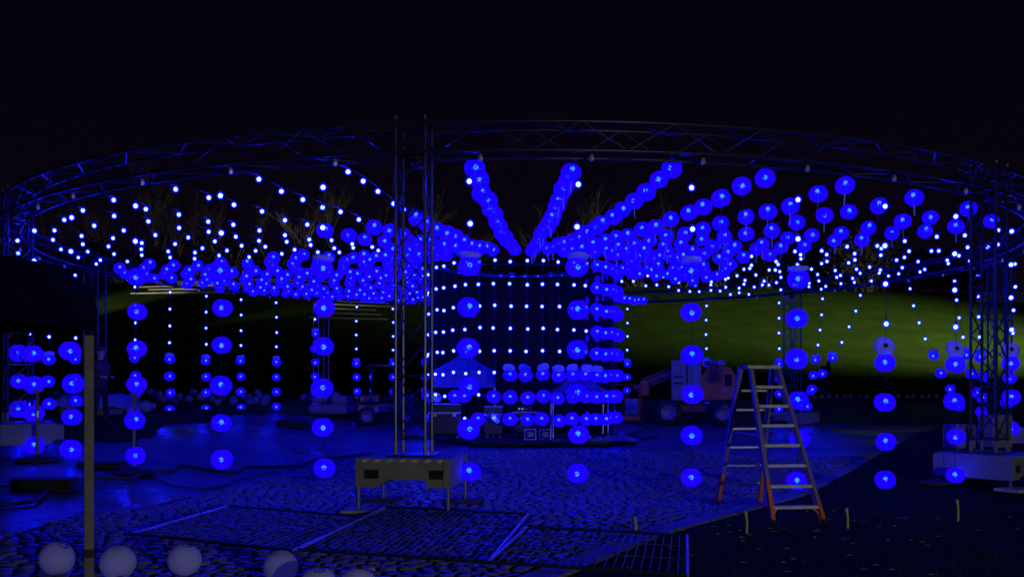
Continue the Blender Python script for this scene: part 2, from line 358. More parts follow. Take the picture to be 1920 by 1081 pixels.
sh = [shrub_mesh(1, 1500, 'darkshrub'), shrub_mesh(2, 1500, 'darkshrub'), shrub_mesh(5, 900, 'shrub')]
def shrub(v, x, y, sx, sz, label, group):
    e = empty('hill_shrub', (x, y, zg(x, y)-.1), random.random()*6 if v < 2 else .2, label, 'shrub', group); e.scale = (sx, sx, sz)
    link('foliage', sh[v][0], e); link('stems', sh[v][1], e)
for i in range(26):
    x = -46+i*3.7+random.uniform(-1, 1)
    shrub(i % 2, x, 93+random.uniform(-3, 5), random.uniform(3.2, 4.6), random.uniform(3, 4.2), 'dark dense shrub along the crest of the hill', 'shrubs along the hill crest')
shrub(2, 33.5, 88, 4.2, 4.6, 'pale dry twiggy bush standing out on the hill crest', None)
shrub(2, 38.8, 90, 2.6, 3.0, 'smaller pale dry bush beside the big pale bush', None)

def tree_meshes(seed, H):
    rn = random.Random(seed); tr = MB(); br = MB()
    def grow(p, d, L, r, depth):
        pts = [p]; q = p
        for k in range(3):
            d = (d+Vector((rn.gauss(0, .13), rn.gauss(0, .13), rn.gauss(.05, .08)))).normalized(); q = q+d*L/3; pts.append(q)
        (tr if depth == 0 else br).path(pts, [r, r*.85, r*.7, r*.5], 5 if depth < 2 else 3, cap=False)
        if depth < 4:
            for k in range((6, 4, 4, 3)[depth]):
                f_ = rn.uniform(.35, 1); i = min(2, int(f_*3)); base = pts[i].lerp(pts[i+1], f_*3-i)
                a = rn.random()*6.28; sp = rn.uniform(.25, .6)
                nd = (d+Vector((math.cos(a), math.sin(a), rn.uniform(0, .4)))*sp).normalized()
                grow(base, nd, L*rn.uniform(.42, .66), r*.5, depth+1)
    grow(Vector((0, 0, -.3)), Vector((rn.uniform(-.1, .1), 0, 1)).normalized(), H*.55, H*.013, 0)
    return tr.mesh('trunk', 'bark'), br.mesh('crown', 'bark')
tms = [tree_meshes(s_, 12) for s_ in (11, 12, 13, 14)]
def tree(i, px, Y, h, label='bare leafless tree on the hill crest behind the shrubs', group='bare trees along the hill crest'):
    X = (px-960)/FPX*Y; e = empty('bare_tree', (X, Y, zg(X, Y)), i*1.3, label, 'tree', group); s_ = h/12; e.scale = (s_, s_, s_)
    link('trunk', tms[i % 4][0], e); link('crown', tms[i % 4][1], e)
for i, (px, Y, h) in enumerate([(40, 104, 13), (95, 108, 14), (180, 103, 12), (283, 98, 14), (312, 100, 14), (345, 103, 11), (402, 102, 12.5), (470, 108, 11), (545, 110, 10), (588, 104, 11), (630, 100, 14), (690, 112, 11), (752, 106, 12.5), (820, 104, 11.5), (905, 106, 10), (1000, 110, 10), (1062, 106, 12.5), (1105, 110, 9), (1180, 108, 10), (1262, 106, 11), (1330, 112, 10), (1420, 108, 9), (1560, 112, 10), (1690, 112, 9), (1810, 110, 10)]):
    tree(i, px, Y, h)
# pale wall far right with dark shelter
o = MB().box((0, 0, 0), (9, .3, 1.1), 0, 0, .03).build('boundary_wall', 'wall', None, (44.5, 80, zg(44, 80)+.4)); tag(o, 'low pale wall crossing the lit hillside beyond the towers', 'wall')
e = empty('wooden_post', (14.2, 42, zg(14.2, 42)), 0, 'dark thick tree stump post on the grass bank', 'post')
MB().lathe([(.34, -.1), (.3, .2), (.26, .9), (.24, 1.35), (.2, 1.42)], 10, cap=True).build('trunk', 'soil', e, smooth=True)
MB().path([(0, 0, 1.2), (.15, 0, 1.6), (.2, .05, 1.75)], [.1, .07, .03], 6).build('stub', 'soil', e)

# ------------------------------------------------------------------ ring truss on towers
CX, CY, RR = .28, 24.2, 11.8
ZB, ZT, HW = 4.76, 5.14, .225
def ringpt(phi, r, z): a = R(phi); return Vector((CX+r*math.sin(a), CY-r*math.cos(a), z))
ring = empty('ring_truss', (0, 0, 0), 0, 'large circular black box truss carried high on lattice towers', 'truss')
for r, z in ((RR-HW, ZB), (RR+HW, ZB), (RR-HW, ZT), (RR+HW, ZT)):
    pts = [ringpt(k*2.5, r, z) for k in range(144)]; mb = MB(); vs = []; fs = []; n = 8
    for k in range(144):
        a = R(k*2.5); u = Vector((math.sin(a), -math.cos(a), 0))
        for j in range(n): th = 2*math.pi*j/n; vs.append(pts[k]+u*.026*math.cos(th)+Vector((0, 0, .026*math.sin(th))))
    for k in range(144):
        for j in range(n): fs.append((k*n+j, k*n+(j+1) % n, ((k+1) % 144)*n+(j+1) % n, ((k+1) % 144)*n+j))
    mb.add(vs, fs).build('chord', 'truss', ring, smooth=True)
NB = 120; br = []
for k in range(NB):
    a = k*360/NB; b = (k+1)*360/NB
    i, o_ = (RR-HW, RR+HW); s_ = k % 2
    br.append((ringpt(a, i, ZB if s_ else ZT), ringpt(b, i, ZT if s_ else ZB)))
    br.append((ringpt(a, o_, ZT if s_ else ZB), ringpt(b, o_, ZB if s_ else ZT)))
    br.append((ringpt(a, i if s_ else o_, ZT), ringpt(b, o_ if s_ else i, ZT)))
    br.append((ringpt(a, o_ if s_ else i, ZB), ringpt(b, i if s_ else o_, ZB)))
br.sort(key=lambda q: q[0].y+(0 if inview(q[0], 60) else 100))
for p, q in br[:296]: rod('brace', p, q, .014, 'truss', ring, 5)
mb = MB()
for p, q in br[296:]: mb.path([p, q], .014, 4)
tag(mb.build('braces', 'truss', ring), kind='stuff')

def tower(phi, ztop_base, label, jack):
    p = ringpt(phi, RR, 0); rz = R(phi)
    t = empty('truss_tower', (p.x, p.y, ztop_base), rz, label, 'truss tower', 'lattice towers carrying the ring')
    H = ZT+.06-ztop_base; h = .2
    cs = [(-h, -h), (h, -h), (h, h), (-h, h)]
    for c in cs:
        rod('chord', (*c, .16), (*c, H), .024, 'truss', t, 8)
        f_ = rod('foot_pin', (*c, 0), (*c, .17), .03, 'wire', t, 8)
        rod('head_pin', (*c, H-.001), (*c, H+.05), .02, 'wire', t, 6)
    z = .2; k = 0; st = .42
    while z < H-.1:
        z2 = min(z+st, H-.02)
        for j in range(4):
            a, b = cs[j], cs[(j+1) % 4]
            if k % 2: a, b = b, a
            rod('brace', (*a, z), (*b, z2), .012, 'truss', t, 5)
        if k in (0, 2):
            for j in range(4): rod('cross_bar', (*cs[j], z), (*cs[(j+1) % 4], z), .013, 'truss', t, 5)
        z = z2; k += 1
    # sleeve block where the tower meets the ring
    for sx in (-1, 1): rod('cross_bar', (sx*.24, -.24, H-.42), (sx*.24, .24, H-.42), .02, 'truss', t, 6)
    lamp = MB().lathe([(.0, -.12), (.07, -.11), (.1, -.06), (.1, .02), (.03, .06)], 12).build('cable_hook', 'truss', t, (.08, -.05, H-.5))
    return t
def ballast(phi, ztop, label, mat, shift=0, rot=0, hh=.37, sz=1.24):
    p = ringpt(phi, RR, 0); gz = zg(p.x, p.y)
    b = empty('ballast_base', (p.x, p.y, ztop-hh), R(phi)+rot, label, 'ballast block', 'ballast bases under the towers')
    hs = sz/2
    # body: U-shaped front profile extruded in depth
    prof = [(-hs, 0), (-hs*.55, 0), (-hs*.28, .1), (hs*.5, .1), (hs*.5, 0), (hs, 0), (hs, hh), (-hs, hh)]
    n = len(prof); vs = [(x, -hs, z) for x, z in prof]+[(x, hs, z) for x, z in prof]
    fs = [tuple(range(n)), tuple(range(2*n-1, n-1, -1))]+[(k, k+n, (k+1) % n+n, (k+1) % n) for k in range(n)]
    MB().add(vs, fs).build('block', mat, b)
    for sy in (-1, 1):
        for sx in (-.33, .36):
            fp = MB().box((sx*sz, sy*(hs+.001), .17), (.19, .012, .115)).build('fork_pocket', 'pocket', b)
        for sx in (-1, 1): MB().box((sx*(hs-.04), sy*(hs+.012), hh/2), (.085, .03, hh-.02), 0, 0, .006).build('corner_post', mat, b)
        # hazard-striped top edge: raised skewed bars
        for k in range(7):
            x = -hs*.8+k*hs*1.6/6; s_ = sy*(hs+.004)
            MB().add([(x-.05, s_, hh-.045), (x+.02, s_, hh-.045), (x+.055, s_, hh-.006), (x-.015, s_, hh-.006)], [(0, 1, 2, 3) if sy < 0 else (3, 2, 1, 0)]).build('stripe', 'tread', b)
    MB().box((0, 0, hh+.012), (.62, .62, .022), 0, 0, .005).build('base_plate', 'truss', b)
    lh = ztop-hh-gz
    cpos = [(sx*(hs-.03), sy*(hs-.03)) for sx in (-1, 1) for sy in (-1, 1)]
    for c in cpos:
        w_ = Matrix.Rotation(R(phi)+rot, 4, 'Z') @ Vector((*c, 0)); g = zg(p.x+w_.x, p.y+w_.y)-(ztop-hh)
        if jack:=(lh > .1):
            rod('jack_leg', (*c, g+.05), (*c, .03), .022, 'wire', b, 8)
            MB().box((*c, g+.06), (.14, .14, .012), 0, 0, .003).build('jack_plate', 'steel', b)
    return b, cpos, p, R(phi)+rot
TW = [(-7.8, .757, 'slim black lattice tower standing on the jack-legged block with fork pockets', 'pale grey ballast block on tall jack legs with two fork pockets', 'ballast'),
      (39.2, .60, 'black lattice tower near the stakes beyond the stepladder', 'wide ballast block under the tower beyond the stepladder', 'bluebase'),
      (83.4, .66, 'black lattice tower just behind the tower beyond the stepladder', 'ballast block under the tower behind the stakes', 'bluebase'),
      (128.4, .74, 'far lattice tower in front of the lit green hillside', 'grey ballast block under the far tower by the lit hillside', 'ballast'),
      (173.4, .78, 'lattice tower hidden behind the central bulb column', 'ballast block behind the central bulb column', 'ballast'),
      (-142.5, .8, 'far lattice tower in the dark behind the lantern canopy', 'ballast block of the far tower in the dark', 'ballast'),
      (-96.2, 1.14, 'lattice tower beside the standing person', 'ballast block draped with a pale tarp behind the person', 'ballast'),
      (-52, 1.0, 'lattice tower partly hidden by the black canopy', 'ballast block below the black canopy beside a stanchion', 'ballast')]
for phi, zt, l1, l2, mt in TW:
    rot = 0
    b, cpos, p, rz = ballast(phi, zt-.025, l2, mt, rot=rot, sz=1.24 if phi != 39.2 else 1.2)
    tower(phi, zt, l1, True)
    if phi in (-7.8, 39.2):
        names = ['pale plywood pad', 'dark timber pad']
        for i, c in enumerate(cpos):
            w_ = Matrix.Rotation(rz, 4, 'Z') @ Vector((*c, 0)); x, y = p.x+w_.x, p.y+w_.y
            near = 'nearer' if c[1] < 0 else 'rear'
            o = MB().box((0, 0, 0), (.5, .4, .05), 0, 0, .008).build('foot_pad', 'ply' if (c[1] < 0 and c[0] < 0) else 'darkpad', None, (x+(.06 if i % 2 == 0 else 0), y, zg(x, y)+.05), rz=rz+random.uniform(-.15, .15))
            tag(o, ('plywood' if (c[1] < 0 and c[0] < 0) else 'dark timber')+' pad under '+near+(' post-side' if c[0] < 0 else ' ladder-side')+' jack leg of the '+('fork-pocket block' if phi == -7.8 else 'block beyond stepladder'), 'pad', 'pads under the jack legs')

# ------------------------------------------------------------------ strings of bulbs
_ico = None
def sphere(r, n=8, m=6, sq=1.0):
    return [(max(.0004, r*math.sin(math.pi*k/m)), -r*sq*math.cos(math.pi*k/m)) for k in range(m+1)]
bm_ = MB(); bm_.lathe(sphere(.034, 8, 6), 8, 0); bm_.lathe(sphere(.056, 10, 7), 10, 1); bm_.lathe([(.016, .05), (.016, .09)], 6, 2, cap=True)
BULB = bm_.mesh('bulb', ['bulb', 'halo', 'cable'], True)
LAN = []      # (pos, rot, label, group, tagged)
FOLD = []
ORD = ['lowest', 'second lowest', 'third lowest', 'fourth lowest', 'fifth lowest', 'sixth lowest', 'seventh lowest', 'topmost']
def add_string(name, pts, bulbs, label, group, cabr=.0045):
    e = empty(name, pts[0], 0, label, 'light string', group); o0 = Vector(pts[0])
    MB().path([Vector(p)-o0 for p in pts], cabr, 4).build('cable', 'cable', e)
    for b in bulbs: link('bulb', BULB, e, Vector(b)-o0)
    return e
# --- hanging strings from the ring
NEAR = {-51: ('fifth', -1), -46: ('fourth', -1)}
near_desc = {-47.5: 'fifth hanging string from front tower toward timber post', -39.2: 'fourth hanging string from front tower toward timber post',
             -30.3: 'third hanging string from front tower toward timber post', -22.0: 'second hanging string from front tower toward timber post', -14.0: 'first hanging string from front tower toward timber post',
             -4.2: 'first hanging string from front tower toward stepladder', 3.0: 'second hanging string from front tower toward stepladder', 10.5: 'third hanging string from front tower toward stepladder',
             18.3: 'hanging string directly behind stepladder', 26.1: 'first hanging string beyond stepladder', 34.6: 'second hanging string beyond stepladder', 44.5: 'third hanging string beyond stepladder'}
hang = {}
for a in near_desc: hang[a] = (8, .545 if a < -20 else .556, 2, 0, 4.42)
hang[3.0] = (8, .559, 2, 0, 4.38); hang[10.5] = (8, .567, 2, 0, 4.37); hang[18.3] = (8, .568, 2, 0, 4.31)
for a in (26.1, 34.6, 44.5): hang[a] = (8, .58 if a < 40 else .57, 4, 0, 4.33)
for a in (-162., -156., -149., -133.5, -126.5, -119.5, -112.): hang[a] = (8, .515, 4, 0, 4.5)
hang[-141.] = (8, .515, 2, 0, 4.5); hang[-104.5] = (8, .515, 4, 0, 4.5); hang[-90.] = (7, .54, 4, 0, 4.5)
for a in (-82., -74.5, -67.): hang[a] = (8, .54, 4, 0, 4.45)
hang[-57.] = (8, .54, 2, 0, 4.45)
hang[130.5] = (8, .52, 4, .0, 4.45); hang[122.] = (8, .50, 4, -.6, 4.45); hang[114.5] = (8, .49, 4, -2.2, 4.45)
hang[104.] = (8, .49, 4, 1.7, 4.45); hang[94.] = (8, .50, 4, .9, 4.45); hang[88.] = (8, .52, 4, .2, 4.45); hang[76.] = (8, .53, 4, -.25, 4.45); hang[67.] = (8, .54, 4, .1, 4.45); hang[57.] = (8, .54, 4, 0, 4.45)
for a in (144.5, 159.5, 167., 180.): hang[a] = (8, .515, 4, 0, 4.5)
rh = random.Random(21)
for a, (nb, sp, bare, lean, z0) in hang.items():
    top = ringpt(a*(1.018 if a == 34.6 else 1.03 if (a in near_desc and abs(a) > 8) else 1), RR-HW*.6, ZB); pts = [top]; bl = []
    for i in range(nb):
        z = z0-sp*i+rh.uniform(-.012, .012); t = max(0, (z0-z)/(sp*nb)); lx = lean*t**1.35
        p = Vector((top.x+lx+rh.uniform(-.012, .012), top.y, z)); pts.append(p+Vector((.0, 0, .05))); bl.append(p)
    isn = a in near_desc
    desc = near_desc.get(a)
    if isn: lab = 'light '+desc if False else desc.replace('hanging string', 'hanging light string'); grp = 'hanging strings on the near half of the ring'
    elif a < 0: lab = 'far hanging light string with bare bulbs above small lanterns, before the dark bank'; grp = 'hanging strings along the dark far side'
    elif lean: lab = 'slanting light string pulled sideways before the lit green hillside'; grp = 'slanting strings by the lit hillside'
    else: lab = 'far hanging light string before the lit green hillside'; grp = 'hanging strings by the lit hillside'
    add_string('light_string', pts, bl, lab, grp)
    nl = nb-bare
    for i in range(bare, nb):
        if isn: ll = ORD[nb-1-i]+' blue lantern on '+desc; lg = 'lanterns on the near hanging strings'
        elif a < 0: ll = 'small blue lantern on the hanging strings before the dark grassy bank'; lg = 'lanterns on far hanging strings at dark side'
        elif lean: ll = 'small blue lantern on the slanting strings by the lit hillside'; lg = 'lanterns on the slanting strings'
        else: ll = 'small blue lantern on the upright far strings by the lit hillside'; lg = 'lanterns on far hanging strings at lit side'
        off = Vector((rh.uniform(-.02, .02), rh.uniform(-.02, .02), rh.uniform(-.02, .015)))
        LAN.append((bl[i]+off, Euler((rh.uniform(-.12, .12), rh.uniform(-.12, .12), rh.random()*6)), ll, lg, False))
        if i == bare and (not isn or a in (26.1, 34.6, 44.5, -4.2, 3.0, -14.0, 10.5, 18.3)):
            if isn and bare == 2:
                FOLD.append((bl[i]+Vector((0, 0, .14)), Euler((rh.uniform(-.15, .15), rh.uniform(-.2, .2), 0)), 'half-folded lantern atop '+desc, 'half-folded lanterns on near strings', 1.0, .35))
            elif isn:
                FOLD.append((bl[i]+Vector((0, .02, .23)), Euler((R(70), rh.uniform(-.5, .5), rh.uniform(-.3, .3))), 'tilted folded lantern on '+desc, 'tilted folded lanterns', 1.0, .45))
            else:
                FOLD.append((bl[i]+Vector((0, 0, .13)), Euler((rh.uniform(-.25, .25), rh.uniform(-.25, .25), 0)), 'half-folded lantern over the top small lantern of a far string', 'half-folded lanterns on far strings', .9, .55))
# --- roof strings from ring to the centre column
ROOF = [-46, -39.2, -30.3, -22, -14, -4.2, 3, 10.5, 18.3, 26.1, 34.6, 44.5, 52, 59.5, 67, 74.5, 82, 89.5, 97, 104.5, 112, 119.5, 134.5, 155.5, 163, 170.5, 178, -174.5, -168, -162, -156, -149, -141, -133.5, -126.5, -119.5, -112, -104.5, -97, -89.5, -82, -74.5, -67, -60, -53]
def nbare(a):
    if -5 < a < 53: return 0
    T = {-14: 5, -22: 6, -30.3: 6, -39.2: 11, -46: 12, -53: 11, -60: 9, -67: 8, -74.5: 6, -82: 3, -89.5: 1}
    if a in T: return T[a]
    if a < 0 or a >= 155: return 0
    if a == 59.5: return 8
    if a < 115: return 10
    return 13 if a < 127 else 15
roof_desc = {-4.2: 'first roof string from front tower, ladder side', 3: 'second roof string from front tower, ladder side', 10.5: 'third roof string from front tower, ladder side', 18.3: 'fourth roof string from front tower, ladder side',
             26.1: 'fifth roof string from front tower, ladder side', 34.6: 'sixth roof string from front tower, ladder side', -14: 'first roof string from front tower, post side', -22: 'second roof string from front tower, post side', -30.3: 'third roof string from front tower, post side'}
for a in ROOF:
    pts = [ringpt(a, RR-HW, ZB)]; bl = []; n = 15
    for i in range(n):
        r = 11.02-.58*i; t = (RR-r)/(RR-2.5); z = 4.83-.2*4*t*(1-t)*(.75+.5*rh.random() if False else 1)+(rh.uniform(-.1, .08) if 60 < a < 150 else rh.uniform(-.03, .03))
        aa = a+rh.uniform(-.12, .12); p = ringpt(aa, r+rh.uniform(-.05, .05), z); bl.append(p); pts.append(ringpt(a, r, z+.07))
    pts.append(ringpt(a, 2.5, 4.82))
    nbr = nbare(a); d = roof_desc.get(a)
    add_string('light_string', pts, bl, d if d else ('roof light string of bare bulbs running from ring to centre column' if nbr >= 13 else 'roof light string carrying lanterns from ring to centre column' if nbr == 0 else 'roof light string bare near the ring and lanterned near the centre'), 'roof strings from ring to column')
    for i in range(nbr, n):
        if d: ll = 'blue lantern on the '+d; lg = 'lanterns on the '+d
        elif 40 < a < 60: ll = 'blue lantern on the roof strings above the tower beyond the stepladder'; lg = 'roof lanterns above the tower beyond the stepladder'
        elif 0 < a < 130: ll = 'blue lantern on the crowded inner roof strings between column and lit hillside'; lg = 'roof lanterns on the lit hillside side'
        elif a > 0 or a < -165: ll = 'small blue lantern on the roof strings behind the centre column'; lg = 'roof lanterns behind the column'
        else: ll = 'small blue lantern in the crowded roof strings above the dark bank'; lg = 'roof lanterns above the dark bank'
        LAN.append((bl[i]+Vector((rh.uniform(-.02, .02), rh.uniform(-.03, .03), -.03+rh.uniform(-.03, .03))), Euler((rh.uniform(-.35, .35), rh.uniform(-.35, .35), rh.random()*6)), ll, lg, (2 < a < 60 and rh.random() < .75)))
        if not d and rh.random() < .05 and (a < -70 or 55 < a < 115):
            FOLD.append((bl[i]+Vector((rh.uniform(-.2, .2), 0, rh.uniform(.05, .3))), Euler((rh.uniform(.3, 1.3), rh.uniform(-.6, .6), rh.random()*3)), 'loose folded lantern caught among the roof strings', 'folded lanterns among the roof strings', 1, .3))
for i, a in enumerate(ROOF):   # small pale pulleys clamped on the lower chord
    MB().lathe([(.0, -.07), (.03, -.06), (.035, -.02), (.02, .03)], 8).build('clamp', 'alu', ring, ringpt(a+.8, RR+.02, ZB-.03))
# --- column
RC = 2.45; colrnd = random.Random(5)
for k in range(40):
    a = k*9+1.5
    if a > 180: a -= 360
    top = ringpt(a, RC, 4.76); pts = [top]; bl = []; jz = colrnd.uniform(-.05, .05) if -70 < a < -5 else colrnd.uniform(-.015, .015)
    for i in range(8):
        p = Vector((top.x+colrnd.uniform(-.03, .03), top.y+colrnd.uniform(-.02, .02), 4.55+jz-.528*i+colrnd.uniform(-.02, .02))); bl.append(p); pts.append(p+Vector((0, 0, .05)))
    add_string('light_string', pts, bl, 'hanging bulb string of the central column', 'bulb strings round the central column')
    for i in range(8):
        lit = False
        if a > 40 and a < 128: lit = True
        elif -8 < a <= 40 and i >= 5: lit = True
        elif a <= -8 and i >= 6 and colrnd.random() < .22: lit = True
        if lit:
            rowd = 'lower rows' if i >= 5 else 'upper rows'
            LAN.append((bl[i]+Vector((0, 0, -.02)), Euler((colrnd.uniform(-.25, .25), colrnd.uniform(-.25, .25), colrnd.random()*6)), 'ribbed blue lantern in the '+rowd+' of the central column '+('facing the lit hillside' if a > 48 else 'facing the cobbles'), 'column lanterns '+rowd+(' hillside' if a > 48 else ' front'), False))
            if i == 5 and a < 50: FOLD.append((bl[i]+Vector((colrnd.uniform(-.03, .03), -.02, .14)), Euler((colrnd.uniform(-.3, .3), colrnd.uniform(-.4, .4), 0)), 'half-folded lantern over the column lanterns facing the cobbles', 'half-folded column lanterns', .95, .7))
        elif a < 60 and a > -80 and i >= 6 and colrnd.random() < .5:
            FOLD.append((bl[i]+Vector((colrnd.uniform(-.1, .1), .05, colrnd.uniform(-.12, .12))), Euler((R(60)+colrnd.uniform(-.4, .4), colrnd.uniform(-.8, .8), colrnd.random()*2)), 'folded lantern dangling low on the central column', 'dangling folded column lanterns', .9, .4))

# lantern objects
lm = MB(); prof = [(.035, -.128), (.075, -.121), (.112, -.092), (.138, -.05), (.15, 0), (.138, .05), (.112, .092), (.075, .121), (.04, .129)]
lm.lathe(prof, 18, 0); LANM = lm.mesh('paper_lantern', 'lantern', True); LV, LF = lm.v, lm.f
fm = MB(); hb = .0095; LR = .12
hv = [(i*hb, j*hb, k*hb) for k in (-1, 1) for j in (-1, 1) for i in (-1, 1)]; hf = []
for fc, ax, sg in (((0, 2, 3, 1), 2, -1), ((4, 5, 7, 6), 2, 1), ((0, 1, 5, 4), 1, -1), ((1, 3, 7, 5), 0, 1), ((3, 2, 6, 7), 1, 1), ((2, 0, 4, 6), 0, -1)):
    n0 = len(hv)
    for q in fc:
        v_ = [c_*.75 for c_ in hv[q]]; v_[ax] = sg*LR; hv.append(tuple(v_))
    hf += [(fc[k], fc[(k+1) % 4], n0+(k+1) % 4, n0+k) for k in range(4)]+[(n0, n0+1, n0+2, n0+3)]
fm.add(hv, hf); FLAREM = fm.mesh('flare_cross', 'paper')  # cross arms added to imitate the light flare around the bulb
tm = MB(); tm.add([(-.012, 0, -.12), (.012, 0, -.12), (.014, .01, -.22), (.012, .025, -.30), (-.012, .025, -.30), (-.011, .01, -.22)], [(0, 1, 2, 5), (5, 2, 3, 4)]); TAGM = tm.mesh('paper_tag', 'tag')
def depth_key(l):
    q = proj(l[0]); vis = q and -25 < q[0] < 1945
    return l[0].y+(0 if vis else 200)
LAN.sort(key=depth_key)
rest = MB()
for k, (p, rot, lab, grp, tg) in enumerate(LAN):
    sc_ = random.uniform(.95, 1.06)*(1.12 if grp.startswith('column') or (p[0] < -6.5 and p[1] < 18.5 and p[2] < 4) else 1)
    if k < 298:
        o = link('paper_lantern', LANM, None, p); o.rotation_euler = rot; o.scale = (sc_, sc_, sc_*random.uniform(.95, 1.02)); tag(o, lab, 'paper lantern', grp)
        link('flare_cross', FLAREM, o)
        if tg:
            t_ = link('paper_tag', TAGM, o); t_.rotation_euler = (-rot.x, -rot.y, 0)
    else:
        rest.add(LV, LF, 0, Matrix.Translation(p) @ rot.to_matrix().to_4x4() @ Matrix.Diagonal((sc_, sc_, sc_, 1)))
o = rest.build('paper_lanterns', 'lantern', smooth=True); tag(o, 'mass of small blue lanterns on the far roof strings', 'paper lanterns', kind='stuff')
fo = MB().lathe([(.035, -.03), (.10, -.028), (.142, -.018), (.15, 0), (.142, .018), (.10, .028), (.035, .03)], 18)
for k in range(3): fo.lathe([(.146-.003*k, -.012+.009*k), (.153, -.008+.009*k), (.146, -.004+.009*k)], 18)
FOM = fo.mesh('folded_lantern', 'folded', True); FRING = MB().lathe([(.03, -.032), (.038, -.032), (.038, .032), (.03, .032), (.03, -.032)], 12).mesh('opening_ring', 'wire')
for p, rot, lab, grp, s_, thick in FOLD:
    o = link('folded_lantern', FOM, None, p); o.rotation_euler = rot; o.scale = (s_, s_, max(.6, thick*4)); tag(o, lab, 'folded lantern', grp); link('opening_ring', FRING, o)

# column hub, posts and rear curtain
hub = empty('column_hub', (CX, CY, 4.8), 0, 'dark steel hub ring holding the central column strings', 'hub')
vs = []; fs = []
for k in range(48):
    a = k*2*math.pi/48
    for j in range(6): th = j*math.pi/3; vs.append(((RC+.03*math.cos(th))*math.sin(a), -(RC+.03*math.cos(th))*math.cos(a), .03*math.sin(th)))
for k in range(48):
    for j in range(6): fs.append((k*6+j, k*6+(j+1) % 6, ((k+1) % 48)*6+(j+1) % 6, ((k+1) % 48)*6+j))
MB().add(vs, fs).build('rim', 'truss', hub)
for k in range(6):
    a = R(k*60+30); p = Vector((RC*math.sin(a), -RC*math.cos(a), 0)); rod('spoke', (0, 0, 0), p, .02, 'truss', hub)
for k in range(6):
    a = R(k*60+30)
    if math.cos(a) > .3: continue
    p = Vector((2.36*math.sin(a), -2.36*math.cos(a), 0)); rod('post', p, p+Vector((0, 0, -4.6)), .03, 'truss', hub, 8)
cv = []; n = 97; zz0 = zg(CX, CY+1)
for k in range(n):
    a = R(80+200*k/(n-1)); rr = 2.30+.035*math.sin(k*1.9)
    cv += [(CX+rr*math.sin(a), CY-rr*math.cos(a), zz0-.05), (CX+rr*math.sin(a), CY-rr*math.cos(a), 4.74)]
cu = MB().add(cv, [(2*k, 2*k+2, 2*k+3, 2*k+1) for k in range(n-1)]).build('curtain', 'curtain', smooth=True)
tag(cu, 'tall dark pleated curtain round the back of the central column', 'curtain')

# ------------------------------------------------------------------ things inside and around the column
gc = zg(CX, 23)
def at(px, Y, z=None):
    X = (px-960)/FPX*Y; return Vector((X, Y, zg(X, Y) if z is None else z))
deck = MB(); nn = 6; pr = [(3.1*math.sin(R(60*k+30)), -2.7*math.cos(R(60*k+30))) for k in range(6)]
deck.add([(x, y, 0) for x, y in pr]+[(x, y, .07) for x, y in pr], [tuple(range(5, -1, -1)), tuple(range(6, 12))]+[(k, (k+1) % 6, (k+1) % 6+6, k+6) for k in range(6)])
o = deck.build('floor_deck', 'rubber', None, (CX+.4, CY-.3, gc-.01)); tag(o, 'low dark hexagonal floor deck under the central column', 'deck')
zd = gc+.062
def canopy_tent(c, w_, dpt, zev, val, apex, label):
    t = empty('canopy_tent', c, 0, label, 'tent'); z0 = c[2]; hx, hy = w_/2, dpt/2; ze = zev-z0; za = apex-z0
    cs = [(-hx, -hy), (hx, -hy), (hx, hy), (-hx, hy)]
    rv = []; m_ = 6
    for j in range(4):                               # slightly concave roof sides
        a, b = cs[j], cs[(j+1) % 4]; mb = MB(); vv = []
        for u in range(m_+1):
            f_ = u/m_; zz = ze+(za-ze)*(f_**1.25)
            vv += [(a[0]*(1-f_), a[1]*(1-f_), zz), (b[0]*(1-f_), b[1]*(1-f_), zz)]
        mb.add(vv, [(2*u, 2*u+1, 2*u+3, 2*u+2) for u in range(m_)]).build('roof_panel', 'tent', t, smooth=True)
        MB().add([(*a, ze-val), (*b, ze-val), (*b, ze), (*a, ze)], [(0, 1, 2, 3)]).build('valance', 'tent', t)
    for c_ in cs: rod('leg', (c_[0]*.97, c_[1]*.97, 0), (c_[0]*.97, c_[1]*.97, ze-.02), .018, 'alu', t, 6)
    return t
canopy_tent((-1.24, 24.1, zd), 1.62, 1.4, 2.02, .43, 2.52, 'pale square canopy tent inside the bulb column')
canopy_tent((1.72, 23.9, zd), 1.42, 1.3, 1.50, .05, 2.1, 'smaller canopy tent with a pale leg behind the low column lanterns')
def road_case(c, d, label, rz=0):
    t = empty('road_case', c, rz, label, 'road case', 'road cases in the column'); w_, dp, h = d
    MB().box((0, 0, .14+h*.36), (w_, dp, h*.7), 0, 0, .012).build('body', 'case', t)
    lid = MB().box((0, 0, .14+h*.86), (w_*1.01, dp*1.01, h*.28), 0, 0, .02).build('lid', 'case', t)
    MB().box((0, -dp*.51, .14+h*.72), (w_, .012, .03)).build('trim', 'alu', t); MB().box((0, 0, .145+h), (w_*.99, dp*.99, .012)).build('top_trim', 'alu', t)
    for sx in (-.3, .3): MB().box((sx*w_, -dp*.515, .14+h*.66), (.08, .02, .09), 0, 0, .005).build('latch', 'alu', t)
    for sx in (-1, 1):
        for sy in (-1, 1):
            MB().path([(sx*(w_/2-.08)-.02, sy*(dp/2-.08), .07), (sx*(w_/2-.08)+.02, sy*(dp/2-.08), .07)], .065, 10).build('caster', 'wire', t)
road_case((-1.62, 22.6, zd), (.78, .6, .72), 'wide black road case with alloy trim below the canopy tent')
road_case((-.45, 22.7, zd), (.46, .5, .66), 'narrow black rack case between tent and low lanterns')
road_case((.32, 23.3, zd), (.62, .5, .5), 'low black road case with status lights behind the lanterns')
for i, (x, z) in enumerate([(.22, .62), (.28, .62), (.16, .62)]):
    pass
o = empty('control_box', (.3, 23.0, zd+.665), 0, 'small control box with green status lights on the low road case', 'control box')
